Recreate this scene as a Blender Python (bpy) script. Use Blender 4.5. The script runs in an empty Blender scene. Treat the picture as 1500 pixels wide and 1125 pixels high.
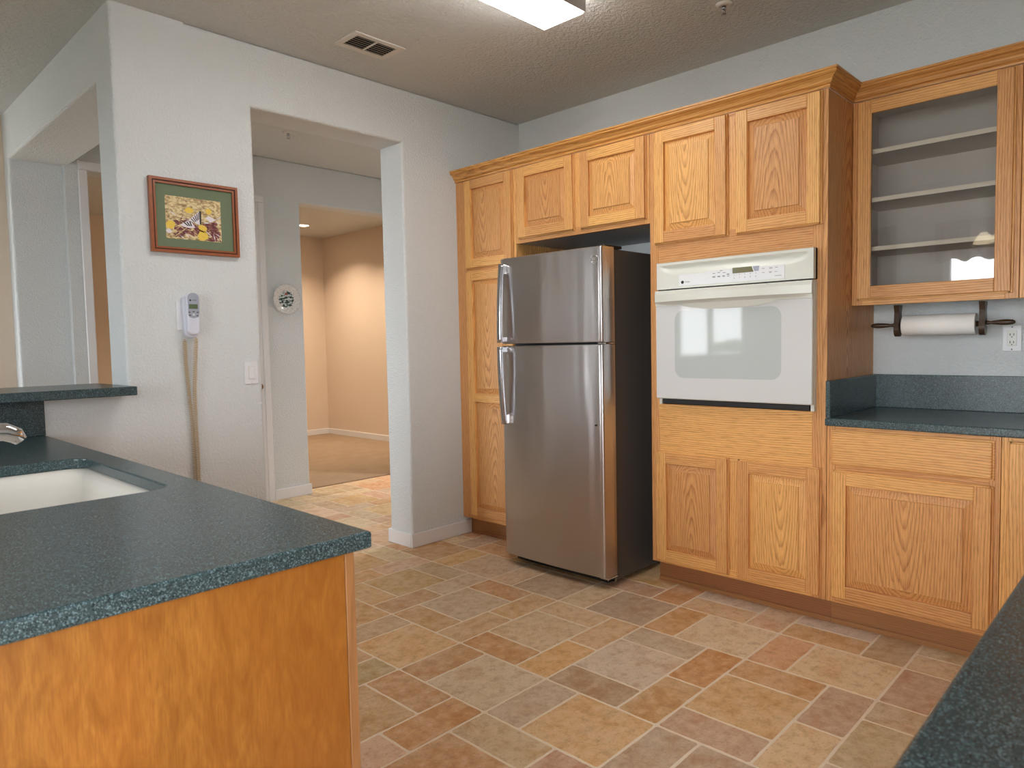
import bpy, bmesh, math, random
from mathutils import Vector, Matrix

random.seed(7)
SC = bpy.context.scene
COL = SC.collection
PI = math.pi

# ------------------------------------------------------------------ camera
CAM = (-3.6962, -3.4448, 1.2609)
YAW, PITCH, ROLL = math.radians(43.94), math.radians(-3.371), math.radians(-1.158)
_F = Vector((math.cos(PITCH) * math.cos(YAW), math.cos(PITCH) * math.sin(YAW), math.sin(PITCH)))
_R = Vector((math.sin(YAW), -math.cos(YAW), 0.0))
_U = _R.cross(_F)
_R2 = _R * math.cos(ROLL) + _U * math.sin(ROLL)
_U2 = -_R * math.sin(ROLL) + _U * math.cos(ROLL)
cd = bpy.data.cameras.new('camera')
cam = bpy.data.objects.new('camera', cd)
COL.objects.link(cam)
cam.matrix_world = Matrix(((_R2.x, _U2.x, -_F.x, CAM[0]), (_R2.y, _U2.y, -_F.y, CAM[1]),
                           (_R2.z, _U2.z, -_F.z, CAM[2]), (0, 0, 0, 1)))
cd.sensor_width = 36.0
cd.lens = 24.741
cd.clip_start = 0.02
SC.camera = cam
cd.dof.use_dof = True
cd.dof.focus_distance = 4.2
cd.dof.aperture_fstop = 9.0

# ------------------------------------------------------------------ sky, daylight, exposure
SC.view_settings.view_transform = 'Standard'
SC.view_settings.look = 'None'
SC.view_settings.gamma = 1.0
SC.view_settings.use_curve_mapping = False
SC.view_settings.exposure = 0.85
world = bpy.data.worlds.new('sky')
SC.world = world
world.use_nodes = True
world.node_tree.nodes['Background'].inputs[0].default_value = (0.93, 0.96, 1.0, 1)
world.node_tree.nodes['Background'].inputs[1].default_value = 8.0
SC.cycles.use_denoising = True
SC.cycles.max_bounces = 9
SC.cycles.diffuse_bounces = 6
SC.cycles.sample_clamp_indirect = 6.0
SC.cycles.caustics_reflective = False
SC.cycles.caustics_refractive = False

HC = 2.792          # ceiling height
WX, SY = -5.2, -5.0  # west and south walls
# daylight openings: (wall, along0, along1, z0, z1)
WINS = [('W', -4.55, -1.62, 0.45, 2.08), ('W', 0.20, 1.10, 0.87, 2.05), ('W', 2.1, 4.2, 0.30, 2.15), ('S', -5.05, -3.10, 0.25, 2.45)]
for (w, a0, a1, z0, z1) in WINS:      # light portals: guide the sky's own light through the windows
    ld = bpy.data.lights.new('window_daylight', 'AREA')
    ld.shape = 'RECTANGLE'
    ld.size, ld.size_y = a1 - a0, z1 - z0
    ld.cycles.is_portal = True
    lo = bpy.data.objects.new('window_daylight', ld)
    COL.objects.link(lo)
    if w == 'W':
        lo.location = (WX - 0.10, (a0 + a1) / 2, (z0 + z1) / 2)
        lo.rotation_euler = (PI / 2, 0, -PI / 2)
    else:
        lo.location = ((a0 + a1) / 2, SY - 0.10, (z0 + z1) / 2)
        lo.rotation_euler = (PI / 2, 0, 0)


# ------------------------------------------------------------------ colours and materials
def lin(r, g, b):
    def f(c):
        c /= 255.0
        return c / 12.92 if c <= 0.04045 else ((c + 0.055) / 1.055) ** 2.4
    return (f(r), f(g), f(b), 1.0)


class NT:
    def __init__(s, name):
        s.m = bpy.data.materials.new(name)
        s.m.use_nodes = True
        s.t = s.m.node_tree
        s.b = s.t.nodes['Principled BSDF']
        s.out = s.t.nodes['Material Output']

    def n(s, typ, **kw):
        nd = s.t.nodes.new(typ)
        for k, v in kw.items():
            setattr(nd, k, v)
        return nd

    def l(s, a, b):
        s.t.links.new(a, b)

    def math(s, op, a, b=None, c=None):
        nd = s.n('ShaderNodeMath', operation=op)
        for i, v in enumerate((a, b, c)):
            if v is None:
                continue
            if isinstance(v, (int, float)):
                nd.inputs[i].default_value = v
            else:
                s.l(v, nd.inputs[i])
        return nd.outputs[0]

    def ramp(s, fac, stops, interp='LINEAR'):
        nd = s.n('ShaderNodeValToRGB')
        nd.color_ramp.interpolation = interp
        e = nd.color_ramp.elements
        while len(e) < len(stops):
            e.new(0.5)
        for i, (p, c) in enumerate(stops):
            e[i].position = p
            e[i].color = c if len(c) == 4 else (*c, 1)
        s.l(fac, nd.inputs[0])
        return nd.outputs[0]

    def mix(s, fac, a, b, blend='MIX'):
        nd = s.n('ShaderNodeMix', data_type='RGBA', blend_type=blend)
        for i, v in ((0, fac), (6, a), (7, b)):
            if isinstance(v, (int, float, tuple)):
                nd.inputs[i].default_value = v
            else:
                s.l(v, nd.inputs[i])
        return nd.outputs[2]

    def noise(s, vec, scale, detail=2.0, rough=0.5):
        nd = s.n('ShaderNodeTexNoise')
        nd.inputs['Scale'].default_value = scale
        nd.inputs['Detail'].default_value = detail
        nd.inputs['Roughness'].default_value = rough
        if vec is not None:
            s.l(vec, nd.inputs['Vector'])
        return nd.outputs['Fac']

    def mapv(s, vec, sc):
        nd = s.n('ShaderNodeMapping')
        nd.inputs['Scale'].default_value = sc
        s.l(vec, nd.inputs['Vector'])
        return nd.outputs[0]

    def pos(s):
        return s.n('ShaderNodeNewGeometry').outputs['Position']

    def obj(s):
        return s.n('ShaderNodeTexCoord').outputs['Object']

    def bump(s, h, strength, dist):
        nd = s.n('ShaderNodeBump')
        nd.inputs['Strength'].default_value = strength
        nd.inputs['Distance'].default_value = dist
        s.l(h, nd.inputs['Height'])
        s.l(nd.outputs[0], s.b.inputs['Normal'])

    def set(s, col=None, rough=None, metal=None, spec=None, coat=None):
        if col is not None:
            if isinstance(col, tuple):
                s.b.inputs['Base Color'].default_value = col
            else:
                s.l(col, s.b.inputs['Base Color'])
        if rough is not None:
            if isinstance(rough, (int, float)):
                s.b.inputs['Roughness'].default_value = rough
            else:
                s.l(rough, s.b.inputs['Roughness'])
        if metal is not None:
            s.b.inputs['Metallic'].default_value = metal
        if spec is not None:
            s.b.inputs['Specular IOR Level'].default_value = spec
        if coat is not None:
            s.b.inputs['Coat Weight'].default_value = coat
            s.b.inputs['Coat Roughness'].default_value = 0.12
        return s.m


def plain(name, col, rough=0.5, metal=0.0, spec=0.5, var=0.04):
    t = NT(name)
    n = t.noise(t.obj(), 35.0, 3.0)
    c2 = tuple(max(0, c * (1 - 2 * var)) for c in col[:3]) + (1,)
    return t.set(t.mix(n, c2, col), rough, metal, spec)


def paint(name, col, scale=85.0, dist=0.0022, strength=0.55):
    t = NT(name)
    p = t.pos()
    h = t.noise(p, scale, 3.0, 0.55)
    h2 = t.ramp(h, [(0.35, (0, 0, 0)), (0.62, (1, 1, 1))])
    t.bump(h2, strength, dist)
    c2 = tuple(c * 0.965 for c in col[:3]) + (1,)
    return t.set(t.mix(t.noise(p, 1.3, 2.0), c2, col), 0.85, spec=0.25)


def wood(name, light, dark, ring=0.0100, contrast=0.54, pore=0.52, rough=0.38):
    t = NT(name)
    at = t.n('ShaderNodeAttribute', attribute_name='grain')
    v = at.outputs['Vector']
    sx = t.n('ShaderNodeSeparateXYZ')
    t.l(v, sx.inputs[0])
    X, Y, Z = sx.outputs
    tint = t.n('ShaderNodeAttribute', attribute_name='tint').outputs['Fac']
    n1 = t.noise(t.mapv(v, (16, 16, 1.6)), 1.0, 3.0)
    n2 = t.noise(t.mapv(v, (60, 60, 7.0)), 1.0, 2.0)
    w = t.math('ADD', t.math('MULTIPLY', t.math('SUBTRACT', n1, 0.5), 0.020),
               t.math('MULTIPLY', t.math('SUBTRACT', n2, 0.5), 0.0045))
    xw = t.math('ADD', X, w)
    yw = t.math('ADD', t.math('ADD', Y, t.math('MULTIPLY', Z, 0.11)), w)
    r = t.math('SQRT', t.math('ADD', t.math('MULTIPLY', xw, xw), t.math('MULTIPLY', yw, yw)))
    f = t.math('FRACT', t.math('DIVIDE', r, ring))
    ringc = t.ramp(f, [(0.0, (0.15,) * 3), (0.35, (0,) * 3), (0.72, (0.55,) * 3), (0.9, (1,) * 3), (1.0, (0.2,) * 3)])
    p = t.noise(t.mapv(v, (620, 620, 16)), 1.0, 2.0, 0.6)
    pr = t.ramp(p, [(0.5, (0, 0, 0)), (0.68, (1, 1, 1))])
    fine = t.noise(t.mapv(v, (160, 160, 3.0)), 1.0, 3.0)
    fac = t.math('ADD', t.math('MULTIPLY', ringc, contrast),
                 t.math('ADD', t.math('MULTIPLY', pr, pore), t.math('MULTIPLY', t.math('SUBTRACT', fine, 0.5), 0.5)))
    fac = t.math('MINIMUM', t.math('MAXIMUM', fac, 0.0), 1.0)
    col = t.mix(fac, light, dark)
    hs = t.n('ShaderNodeHueSaturation')
    t.l(col, hs.inputs['Color'])
    t.l(t.math('ADD', t.math('MULTIPLY', tint, 0.26), 0.87), hs.inputs['Value'])
    t.l(t.math('ADD', t.math('MULTIPLY', tint, 0.012), 0.494), hs.inputs['Hue'])
    t.bump(t.math('SUBTRACT', 1.0, fac), 0.12, 0.0006)
    return t.set(hs.outputs[0], t.math('ADD', t.math('MULTIPLY', fac, 0.12), rough), spec=0.45)


def veneer(name):
    t = NT(name)
    v = t.n('ShaderNodeAttribute', attribute_name='grain').outputs['Vector']
    nd = t.n('ShaderNodeTexNoise')
    nd.inputs['Scale'].default_value = 1.0
    nd.inputs['Detail'].default_value = 4.0
    nd.inputs['Distortion'].default_value = 1.6
    t.l(t.mapv(v, (26, 26, 9)), nd.inputs['Vector'])
    fig = nd.outputs['Fac']
    fine = t.noise(t.mapv(v, (380, 380, 30)), 1.0, 3.0, 0.6)
    band = t.noise(t.mapv(v, (6, 6, 0.5)), 1.0, 2.0)
    c = t.mix(t.ramp(fig, [(0.3, (0,) * 3), (0.7, (1,) * 3)]), lin(136, 84, 30), lin(168, 112, 48))
    c = t.mix(t.ramp(fine, [(0.4, (0,) * 3), (0.7, (0.5,) * 3)]), c, lin(120, 68, 24))
    c = t.mix(t.ramp(band, [(0.4, (0.35,) * 3), (0.6, (0,) * 3)]), c, lin(160, 94, 34))
    return t.set(c, 0.34, spec=0.45)


def solid_surface(name):
    t = NT(name)
    o = t.pos()
    base = t.mix(t.noise(o, 9.0, 2.0), lin(48, 64, 66), lin(58, 76, 78))
    v1 = t.n('ShaderNodeTexVoronoi')
    v1.inputs['Scale'].default_value = 560.0
    t.l(o, v1.inputs['Vector'])
    k = t.n('ShaderNodeSeparateColor')
    t.l(v1.outputs['Color'], k.inputs[0])
    c = t.mix(t.ramp(k.outputs[0], [(0.70, (0, 0, 0)), (0.78, (0.34,) * 3), (1.0, (0.66,) * 3)]), base, lin(122, 148, 156))
    c = t.mix(t.ramp(k.outputs[1], [(0.72, (0, 0, 0)), (0.8, (0.75,) * 3)]), c, lin(20, 30, 36))
    return t.set(c, 0.27, spec=0.5)


M = {}
M['wall'] = paint('wall_paint', lin(216, 220, 221), 85.0, 0.003, 0.7)
M['ceiling'] = paint('ceiling_paint', lin(208, 210, 208), 60.0, 0.0045, 0.8)
M['den'] = paint('den_paint', lin(222, 205, 186), 60.0, 0.002, 0.3)
M['trim'] = plain('white_trim_paint', lin(228, 228, 230), 0.35, var=0.01)
M['oak'] = wood('oak', lin(228, 172, 106), lin(154, 90, 38))
M['oak_top'] = wood('oak_moulding', lin(206, 148, 84), lin(140, 84, 38))
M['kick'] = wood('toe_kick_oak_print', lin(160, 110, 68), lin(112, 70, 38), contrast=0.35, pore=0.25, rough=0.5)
M['veneer'] = veneer('orange_veneer')
M['solid'] = solid_surface('speckled_solid_surface')
M['inner'] = plain('cabinet_interior', lin(206, 198, 190), 0.6)
M['shelf_edge'] = plain('shelf_edge_band', lin(246, 232, 210), 0.5)
M['dark_bay'] = plain('cabinet_underside', lin(176, 176, 180), 0.5)
M['enamel'] = plain('white_enamel', lin(236, 236, 232), 0.25, var=0.01)
M['enamel_trim'] = plain('off_white_enamel', lin(214, 215, 206), 0.32, var=0.01)
M['white'] = plain('white_plastic', lin(226, 227, 230), 0.35, var=0.01)
M['phone'] = plain('phone_grey_white', lin(214, 217, 230), 0.35, var=0.01)
M['phone_grey'] = plain('phone_silver_grey', lin(160, 166, 182), 0.35, var=0.02)
M['grey'] = plain('grey_print', lin(120, 120, 122), 0.6)
M['black'] = plain('black_plastic', lin(22, 22, 23), 0.4)
M['charcoal'] = plain('charcoal_case_paint', lin(88, 85, 82), 0.38)
M['display'] = plain('olive_display', lin(104, 98, 52), 0.2)
M['lcd'] = plain('lcd_green_grey', lin(96, 112, 84), 0.25)
M['chrome'] = plain('chrome', lin(225, 225, 228), 0.06, 1.0, var=0.01)
M['satin'] = plain('satin_metal', lin(190, 192, 198), 0.22, 1.0, var=0.02)
M['ceramic'] = plain('sink_ceramic', lin(228, 225, 218), 0.14, var=0.01)
M['cord'] = plain('tan_cord', lin(202, 180, 142), 0.5)
M['holder'] = plain('dark_turned_wood', lin(74, 52, 34), 0.35, var=0.2)
M['paper'] = plain('paper_towel', lin(246, 243, 238), 0.95, spec=0.1, var=0.01)
M['lamp_housing'] = plain('fixture_grey_side', lin(205, 205, 208), 0.4)
M['vent'] = plain('vent_white', lin(220, 216, 210), 0.5)
M['duct_shade'] = plain('duct_shade_black', lin(12, 12, 13), 0.9)
M['frame_wood'] = plain('picture_frame_wood', lin(160, 92, 56), 0.35, var=0.15)
M['frame_dark'] = plain('picture_frame_groove', lin(72, 34, 22), 0.4)
M['mat'] = plain('green_mat_board', lin(110, 124, 98), 0.9)
M['brass'] = plain('aged_brass', lin(150, 112, 60), 0.3, 1.0)

t = NT('brushed_stainless')
ob = t.obj()
br = t.noise(t.mapv(ob, (3, 3, 900)), 1.0, 2.0)
rg = t.math('ADD', t.math('MULTIPLY', br, 0.05), 0.27)
t.bump(t.noise(t.mapv(ob, (9.0, 9.0, 0.8)), 1.0, 1.0), 0.5, 0.012)
t.b.inputs['Anisotropic'].default_value = 0.8
t.b.inputs['Anisotropic Rotation'].default_value = 0.25
tg = t.n('ShaderNodeTangent', direction_type='RADIAL', axis='Z')
t.l(tg.outputs[0], t.b.inputs['Tangent'])
M['steel'] = t.set(t.mix(br, lin(190, 186, 186), lin(202, 198, 198)), rg, 1.0)

t = NT('tile_vinyl')
ca = t.n('ShaderNodeAttribute', attribute_name='tile')
p = t.pos()
n1 = t.noise(p, 9.0, 4.0, 0.6)
n2 = t.noise(p, 95.0, 4.0, 0.7)
n3 = t.noise(p, 24.0, 4.0, 0.65)
c = t.mix(t.ramp(n1, [(0.3, (0,) * 3), (0.72, (0.40,) * 3)]), ca.outputs['Color'], lin(226, 206, 184))
c = t.mix(t.ramp(n1, [(0.28, (0.45,) * 3), (0.5, (0,) * 3)]), c, lin(186, 130, 88))
c = t.mix(t.ramp(n2, [(0.3, (0.55,) * 3), (0.46, (0,) * 3)]), c, lin(140, 102, 74))
c = t.mix(t.ramp(n3, [(0.34, (0.38,) * 3), (0.5, (0,) * 3)]), c, lin(158, 112, 74))
c = t.mix(t.ramp(n3, [(0.52, (0,) * 3), (0.7, (0.38,) * 3)]), c, lin(232, 208, 180))
c = t.mix(t.ramp(n2, [(0.58, (0,) * 3), (0.75, (0.3,) * 3)]), c, lin(226, 204, 178))
t.bump(n2, 0.25, 0.0012)
M['tile'] = t.set(c, t.math('ADD', t.math('MULTIPLY', n2, 0.2), 0.36), spec=0.4)
M['grout'] = plain('grout', lin(238, 222, 198), 0.8, var=0.08)

t = NT('carpet_pile')
p = t.pos()
n1 = t.noise(p, 260.0, 3.0, 0.7)
n2 = t.noise(p, 6.0, 3.0)
c = t.mix(n1, lin(140, 116, 94), lin(208, 186, 160))
c = t.mix(t.ramp(n2, [(0.4, (0.15,) * 3), (0.6, (0,) * 3)]), c, lin(150, 118, 92))
t.bump(n1, 0.9, 0.012)
M['carpet'] = t.set(c, 0.95, spec=0.1)


def glass_mat(name, tintc, refl=1.0, rough=0.02, ior=1.5):
    t = NT(name)
    fr = t.n('ShaderNodeFresnel')
    fr.inputs['IOR'].default_value = ior
    tr = t.n('ShaderNodeBsdfTransparent')
    tr.inputs[0].default_value = tintc
    gl = t.n('ShaderNodeBsdfGlossy')
    gl.inputs['Roughness'].default_value = rough
    mx = t.n('ShaderNodeMixShader')
    t.l(t.math('MINIMUM', t.math('MULTIPLY', fr.outputs[0], refl), 1.0), mx.inputs[0])
    t.l(tr.outputs[0], mx.inputs[1])
    t.l(gl.outputs[0], mx.inputs[2])
    t.l(mx.outputs[0], t.out.inputs[0])
    return t.m


M['glass'] = glass_mat('clear_cabinet_glass', (0.96, 0.96, 0.96, 1), 2.2)
M['pane'] = glass_mat('window_glass', (0.97, 0.98, 0.98, 1), 1.0)

t = NT('oven_glass')
M['oven_glass'] = t.set(t.mix(t.noise(t.obj(), 3.0), lin(206, 206, 206), lin(210, 210, 209)), 0.05, spec=0.35)
t = NT('oven_window_glass')
M['oven_window'] = t.set(t.mix(t.noise(t.obj(), 3.0), lin(182, 188, 187), lin(186, 192, 191)), 0.04, spec=0.40)


def emit(name, col, strength):
    t = NT(name)
    t.b.inputs['Base Color'].default_value = (0.9, 0.9, 0.9, 1)
    n = t.noise(t.obj(), 6.0, 2.0)
    t.l(t.mix(n, tuple(c * 0.94 for c in col[:3]) + (1,), col), t.b.inputs['Emission Color'])
    t.b.inputs['Emission Strength'].default_value = strength
    return t.m


M['lens'] = emit('fluorescent_lens', (1.0, 0.97, 0.94, 1), 11.0)
M['can'] = emit('recessed_lamp_glow', (1.0, 0.80, 0.58, 1), 14.0)
M['shade'] = emit('amber_glass_shade', (1.0, 0.80, 0.50, 1), 1.6)


# ------------------------------------------------------------------ mesh builder
class MB:
    def __init__(s):
        s.v, s.f, s.g, s.t, s.c, s.mi, s.sm = [], [], [], [], [], [], []

    def add(s, vs, fs, g='z', mat=0, smooth=False, cath=None, col=(1, 1, 1, 1)):
        vs = [tuple(v) for v in vs]
        b = len(s.v)
        ax = 'xyz'.index(g)
        lo = [min(v[i] for v in vs) for i in range(3)]
        hi = [max(v[i] for v in vs) for i in range(3)]
        oth = [i for i in range(3) if i != ax]
        oth.sort(key=lambda i: hi[i] - lo[i], reverse=True)
        ac, th = oth
        wd = hi[ac] - lo[ac]
        if cath is None:
            cath = wd > 0.13
        if cath:
            off = (random.uniform(-0.12, 0.12) * wd, random.uniform(0.03, 0.06), 0.0)
        else:
            off = (random.choice((-1, 1)) * random.uniform(0.09, 0.3), random.uniform(-0.04, 0.04), random.uniform(-0.15, 0.15))
        flip = random.choice((-1, 1))
        tint = random.random()
        cen = [(lo[i] + hi[i]) / 2 for i in range(3)]
        for v in vs:
            s.v.append(v)
            s.g.append((v[ac] - cen[ac] + off[0], v[th] - cen[th] + off[1], flip * (v[ax] - cen[ax]) + off[2]))
            s.t.append(tint)
            s.c.append(col)
        for f in fs:
            s.f.append(tuple(b + i for i in f))
            s.mi.append(mat)
            s.sm.append(smooth)

    def box(s, a, b, bev=0.0, seg=1, **kw):
        lo = [min(a[i], b[i]) for i in range(3)]
        hi = [max(a[i], b[i]) for i in range(3)]
        if bev <= 0:
            vs = [(x, y, z) for z in (lo[2], hi[2]) for y in (lo[1], hi[1]) for x in (lo[0], hi[0])]
            s.add(vs, [(0, 2, 3, 1), (4, 5, 7, 6), (0, 1, 5, 4), (2, 6, 7, 3), (0, 4, 6, 2), (1, 3, 7, 5)], **kw)
            return
        bm = bmesh.new()
        bmesh.ops.create_cube(bm, size=1.0)
        for v in bm.verts:
            for i in range(3):
                v.co[i] = lo[i] + (v.co[i] + 0.5) * (hi[i] - lo[i])
        bev = min(bev, 0.49 * min(hi[i] - lo[i] for i in range(3)))
        bmesh.ops.bevel(bm, geom=list(bm.edges), offset=bev, segments=seg, profile=0.5, affect='EDGES')
        s.frombm(bm, **kw)

    def frombm(s, bm, **kw):
        bm.verts.index_update()
        s.add([v.co[:] for v in bm.verts], [[v.index for v in f.verts] for f in bm.faces], **kw)
        bm.free()

    def prism(s, outline, axis, a0, a1, **kw):
        # outline: 2D points in the two other axes (in x,y,z order)
        ax = 'xyz'.index(axis)
        def P(p, a):
            q = list(p)
            q.insert(ax, a)
            return tuple(q)
        n = len(outline)
        vs = [P(p, a0) for p in outline] + [P(p, a1) for p in outline]
        fs = [tuple(range(n - 1, -1, -1)), tuple(range(n, 2 * n))]
        fs += [(i, (i + 1) % n, n + (i + 1) % n, n + i) for i in range(n)]
        s.add(vs, fs, **kw)

    def lathe(s, prof, c, axis='z', seg=32, cap=True, **kw):
        ax = 'xyz'.index(axis)
        o = [i for i in range(3) if i != ax]
        vs, fs = [], []
        for (r, h) in prof:
            for k in range(seg):
                a = 2 * PI * k / seg
                q = [0, 0, 0]
                q[ax] = c[ax] + h
                q[o[0]] = c[o[0]] + r * math.cos(a)
                q[o[1]] = c[o[1]] + r * math.sin(a)
                vs.append(tuple(q))
        m = len(prof)
        for i in range(m - 1):
            for k in range(seg):
                k2 = (k + 1) % seg
                fs.append((i * seg + k, i * seg + k2, (i + 1) * seg + k2, (i + 1) * seg + k))
        if cap:
            fs.append(tuple(range(seg)))
            fs.append(tuple((m - 1) * seg + k for k in range(seg)))
        kw.setdefault('smooth', True)
        s.add(vs, fs, **kw)

    def tube(s, path, rad, seg=12, cap=True, **kw):
        path = [Vector(p) for p in path]
        n = len(path)
        rads = rad if isinstance(rad, (list, tuple)) else [rad] * n
        vs, fs = [], []
        prev = None
        for i in range(n):
            d = (path[min(i + 1, n - 1)] - path[max(i - 1, 0)]).normalized()
            if prev is None:
                u = d.orthogonal().normalized()
            else:
                u = (prev - d * prev.dot(d)).normalized()
            prev = u
            w = d.cross(u)
            for k in range(seg):
                a = 2 * PI * k / seg
                vs.append(tuple(path[i] + (u * math.cos(a) + w * math.sin(a)) * rads[i]))
        for i in range(n - 1):
            for k in range(seg):
                k2 = (k + 1) % seg
                fs.append((i * seg + k, i * seg + k2, (i + 1) * seg + k2, (i + 1) * seg + k))
        if cap:
            fs.append(tuple(range(seg)))
            fs.append(tuple((n - 1) * seg + k for k in range(seg)))
        kw.setdefault('smooth', True)
        s.add(vs, fs, **kw)

    def loft(s, rings, cap=True, closed=True, **kw):
        n = len(rings[0])
        vs = [p for r in rings for p in r]
        fs = []
        for i in range(len(rings) - 1):
            for k in range(n if closed else n - 1):
                k2 = (k + 1) % n
                fs.append((i * n + k, i * n + k2, (i + 1) * n + k2, (i + 1) * n + k))
        if cap:
            fs.append(tuple(range(n)))
            fs.append(tuple((len(rings) - 1) * n + k for k in range(n)))
        s.add(vs, fs, **kw)

    def build(s, name, mats, parent=None, loc=(0, 0, 0), recalc=True):
        me = bpy.data.meshes.new(name)
        L = Vector(parent_loc(parent)) if parent else Vector(loc)
        me.from_pydata([tuple(Vector(v) - L) for v in s.v], [], s.f)
        if not isinstance(mats, (list, tuple)):
            mats = [mats]
        for m in mats:
            me.materials.append(m)
        me.polygons.foreach_set('material_index', s.mi)
        me.polygons.foreach_set('use_smooth', s.sm)
        a = me.attributes.new('grain', 'FLOAT_VECTOR', 'POINT')
        a.data.foreach_set('vector', [x for g in s.g for x in g])
        a = me.attributes.new('tint', 'FLOAT', 'POINT')
        a.data.foreach_set('value', s.t)
        if any(c != (1, 1, 1, 1) for c in s.c):
            a = me.attributes.new('tile', 'FLOAT_COLOR', 'POINT')
            a.data.foreach_set('color', [x for c in s.c for x in c])
        if recalc:
            bm = bmesh.new()
            bm.from_mesh(me)
            bmesh.ops.recalc_face_normals(bm, faces=bm.faces)
            bm.to_mesh(me)
            bm.free()
        me.update()
        o = bpy.data.objects.new(name, me)
        COL.objects.link(o)
        if parent:
            o.parent = parent
        else:
            o.location = loc
        return o


def parent_loc(p):
    L = Vector((0, 0, 0))
    while p:
        L += p.location
        p = p.parent
    return L


def thing(name, label, cat, loc, group=None):
    o = bpy.data.objects.new(name, None)
    o.empty_display_size = 0.05
    o.location = loc
    COL.objects.link(o)
    tag(o, label, cat, group)
    return o


def tag(o, label, cat, group=None):
    o['label'] = label
    o['category'] = cat
    if group:
        o['group'] = group
    return o


def struct(o, label=None):
    o['kind'] = 'structure'
    if label:
        o['label'] = label
    return o


def rrect(u0, u1, v0, v1, r, seg=6):
    pts = []
    for (cu, cv, a0) in ((u1 - r, v1 - r, 0), (u0 + r, v1 - r, 90), (u0 + r, v0 + r, 180), (u1 - r, v0 + r, 270)):
        for k in range(seg + 1):
            a = math.radians(a0 + 90 * k / seg)
            pts.append((cu + r * math.cos(a), cv + r * math.sin(a)))
    return pts


def text_verts(string, size, align='CENTER'):
    cu = bpy.data.curves.new('lettering', 'FONT')
    cu.body = string
    cu.size = size
    cu.align_x = align
    cu.align_y = 'CENTER'
    cu.resolution_u = 3
    ob = bpy.data.objects.new('lettering', cu)
    COL.objects.link(ob)
    dg = bpy.context.evaluated_depsgraph_get()
    me = bpy.data.meshes.new_from_object(ob.evaluated_get(dg))
    vs = [v.co[:] for v in me.vertices]
    fs = [tuple(p.vertices) for p in me.polygons]
    bpy.data.objects.remove(ob)
    bpy.data.curves.remove(cu)
    bpy.data.meshes.remove(me)
    return vs, fs


def text_on_east(mb, string, size, x, y, z, mat=0, align='CENTER'):
    """lettering on a face that looks towards -x; reading direction is -y"""
    vs, fs = text_verts(string, size, align)
    mb.add([(x, y - v[0], z + v[1]) for v in vs], fs, mat=mat)


def text_on_north(mb, string, size, x, y, z, mat=0):
    vs, fs = text_verts(string, size)
    mb.add([(x + v[0], y, z + v[1]) for v in vs], fs, mat=mat)


# ------------------------------------------------------------------ floor: tiles in a six by three repeat, with grout
TX, TY, TU = -2.253, -0.777, 0.160
PAT = [(1, 1, 2, 2), (1, 3, 2, 1), (3, 3, 1, 2), (4, 3, 2, 2), (6, 3, 1, 2), (3, 5, 2, 1), (5, 5, 2, 1)]
TILE_COL = {
    (1, 1): (196, 146, 96), (1, 3): (160, 108, 68), (1, 4): (190, 168, 142), (1, 6): (166, 142, 122), (1, 7): (192, 142, 94),
    (3, 3): (168, 112, 68), (4, 3): (190, 158, 122), (6, 3): (192, 152, 114), (3, 5): (196, 138, 80), (5, 5): (194, 150, 112),
    (3, 6): (140, 108, 84), (4, 6): (192, 170, 152), (6, 6): (168, 148, 128), (0, 6): (176, 148, 112), (0, 3): (166, 112, 72),
    (-1, 5): (168, 108, 62), (7, 4): (142, 116, 100), (7, 6): (178, 124, 78), (4, 0): (176, 152, 130), (3, 2): (182, 142, 104),
    (3, 0): (170, 124, 80), (5, 2): (186, 140, 98), (5, 8): (172, 108, 64), (1, -2): (178, 128, 78), (7, 7): (204, 180, 148),
    (7, 10): (208, 176, 138), (6, 9): (172, 122, 82), (9, 9): (182, 136, 92), (9, 6): (196, 156, 120), (10, 6): (182, 160, 146),
    (10, 9): (186, 164, 152), (4, 9): (186, 140, 94), (3, 8): (166, 116, 72), (-2, 3): (172, 132, 92), (1, 9): (150, 124, 106), (1, 10): (150, 124, 108),
}
GEN = [(186, 144, 102), (174, 124, 80), (164, 112, 70), (190, 158, 124), (164, 132, 104), (152, 118, 90), (184, 136, 90), (194, 164, 134), (170, 140, 112)]
X0, X1, Y0, Y1 = WX + 0.0, 2.4, SY + 0.0, 2.135
mb = MB()
mb.box((X0, Y0, -0.08), (X1, Y1, -0.0008), mat=1)
rt = random.Random(11)


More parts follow.
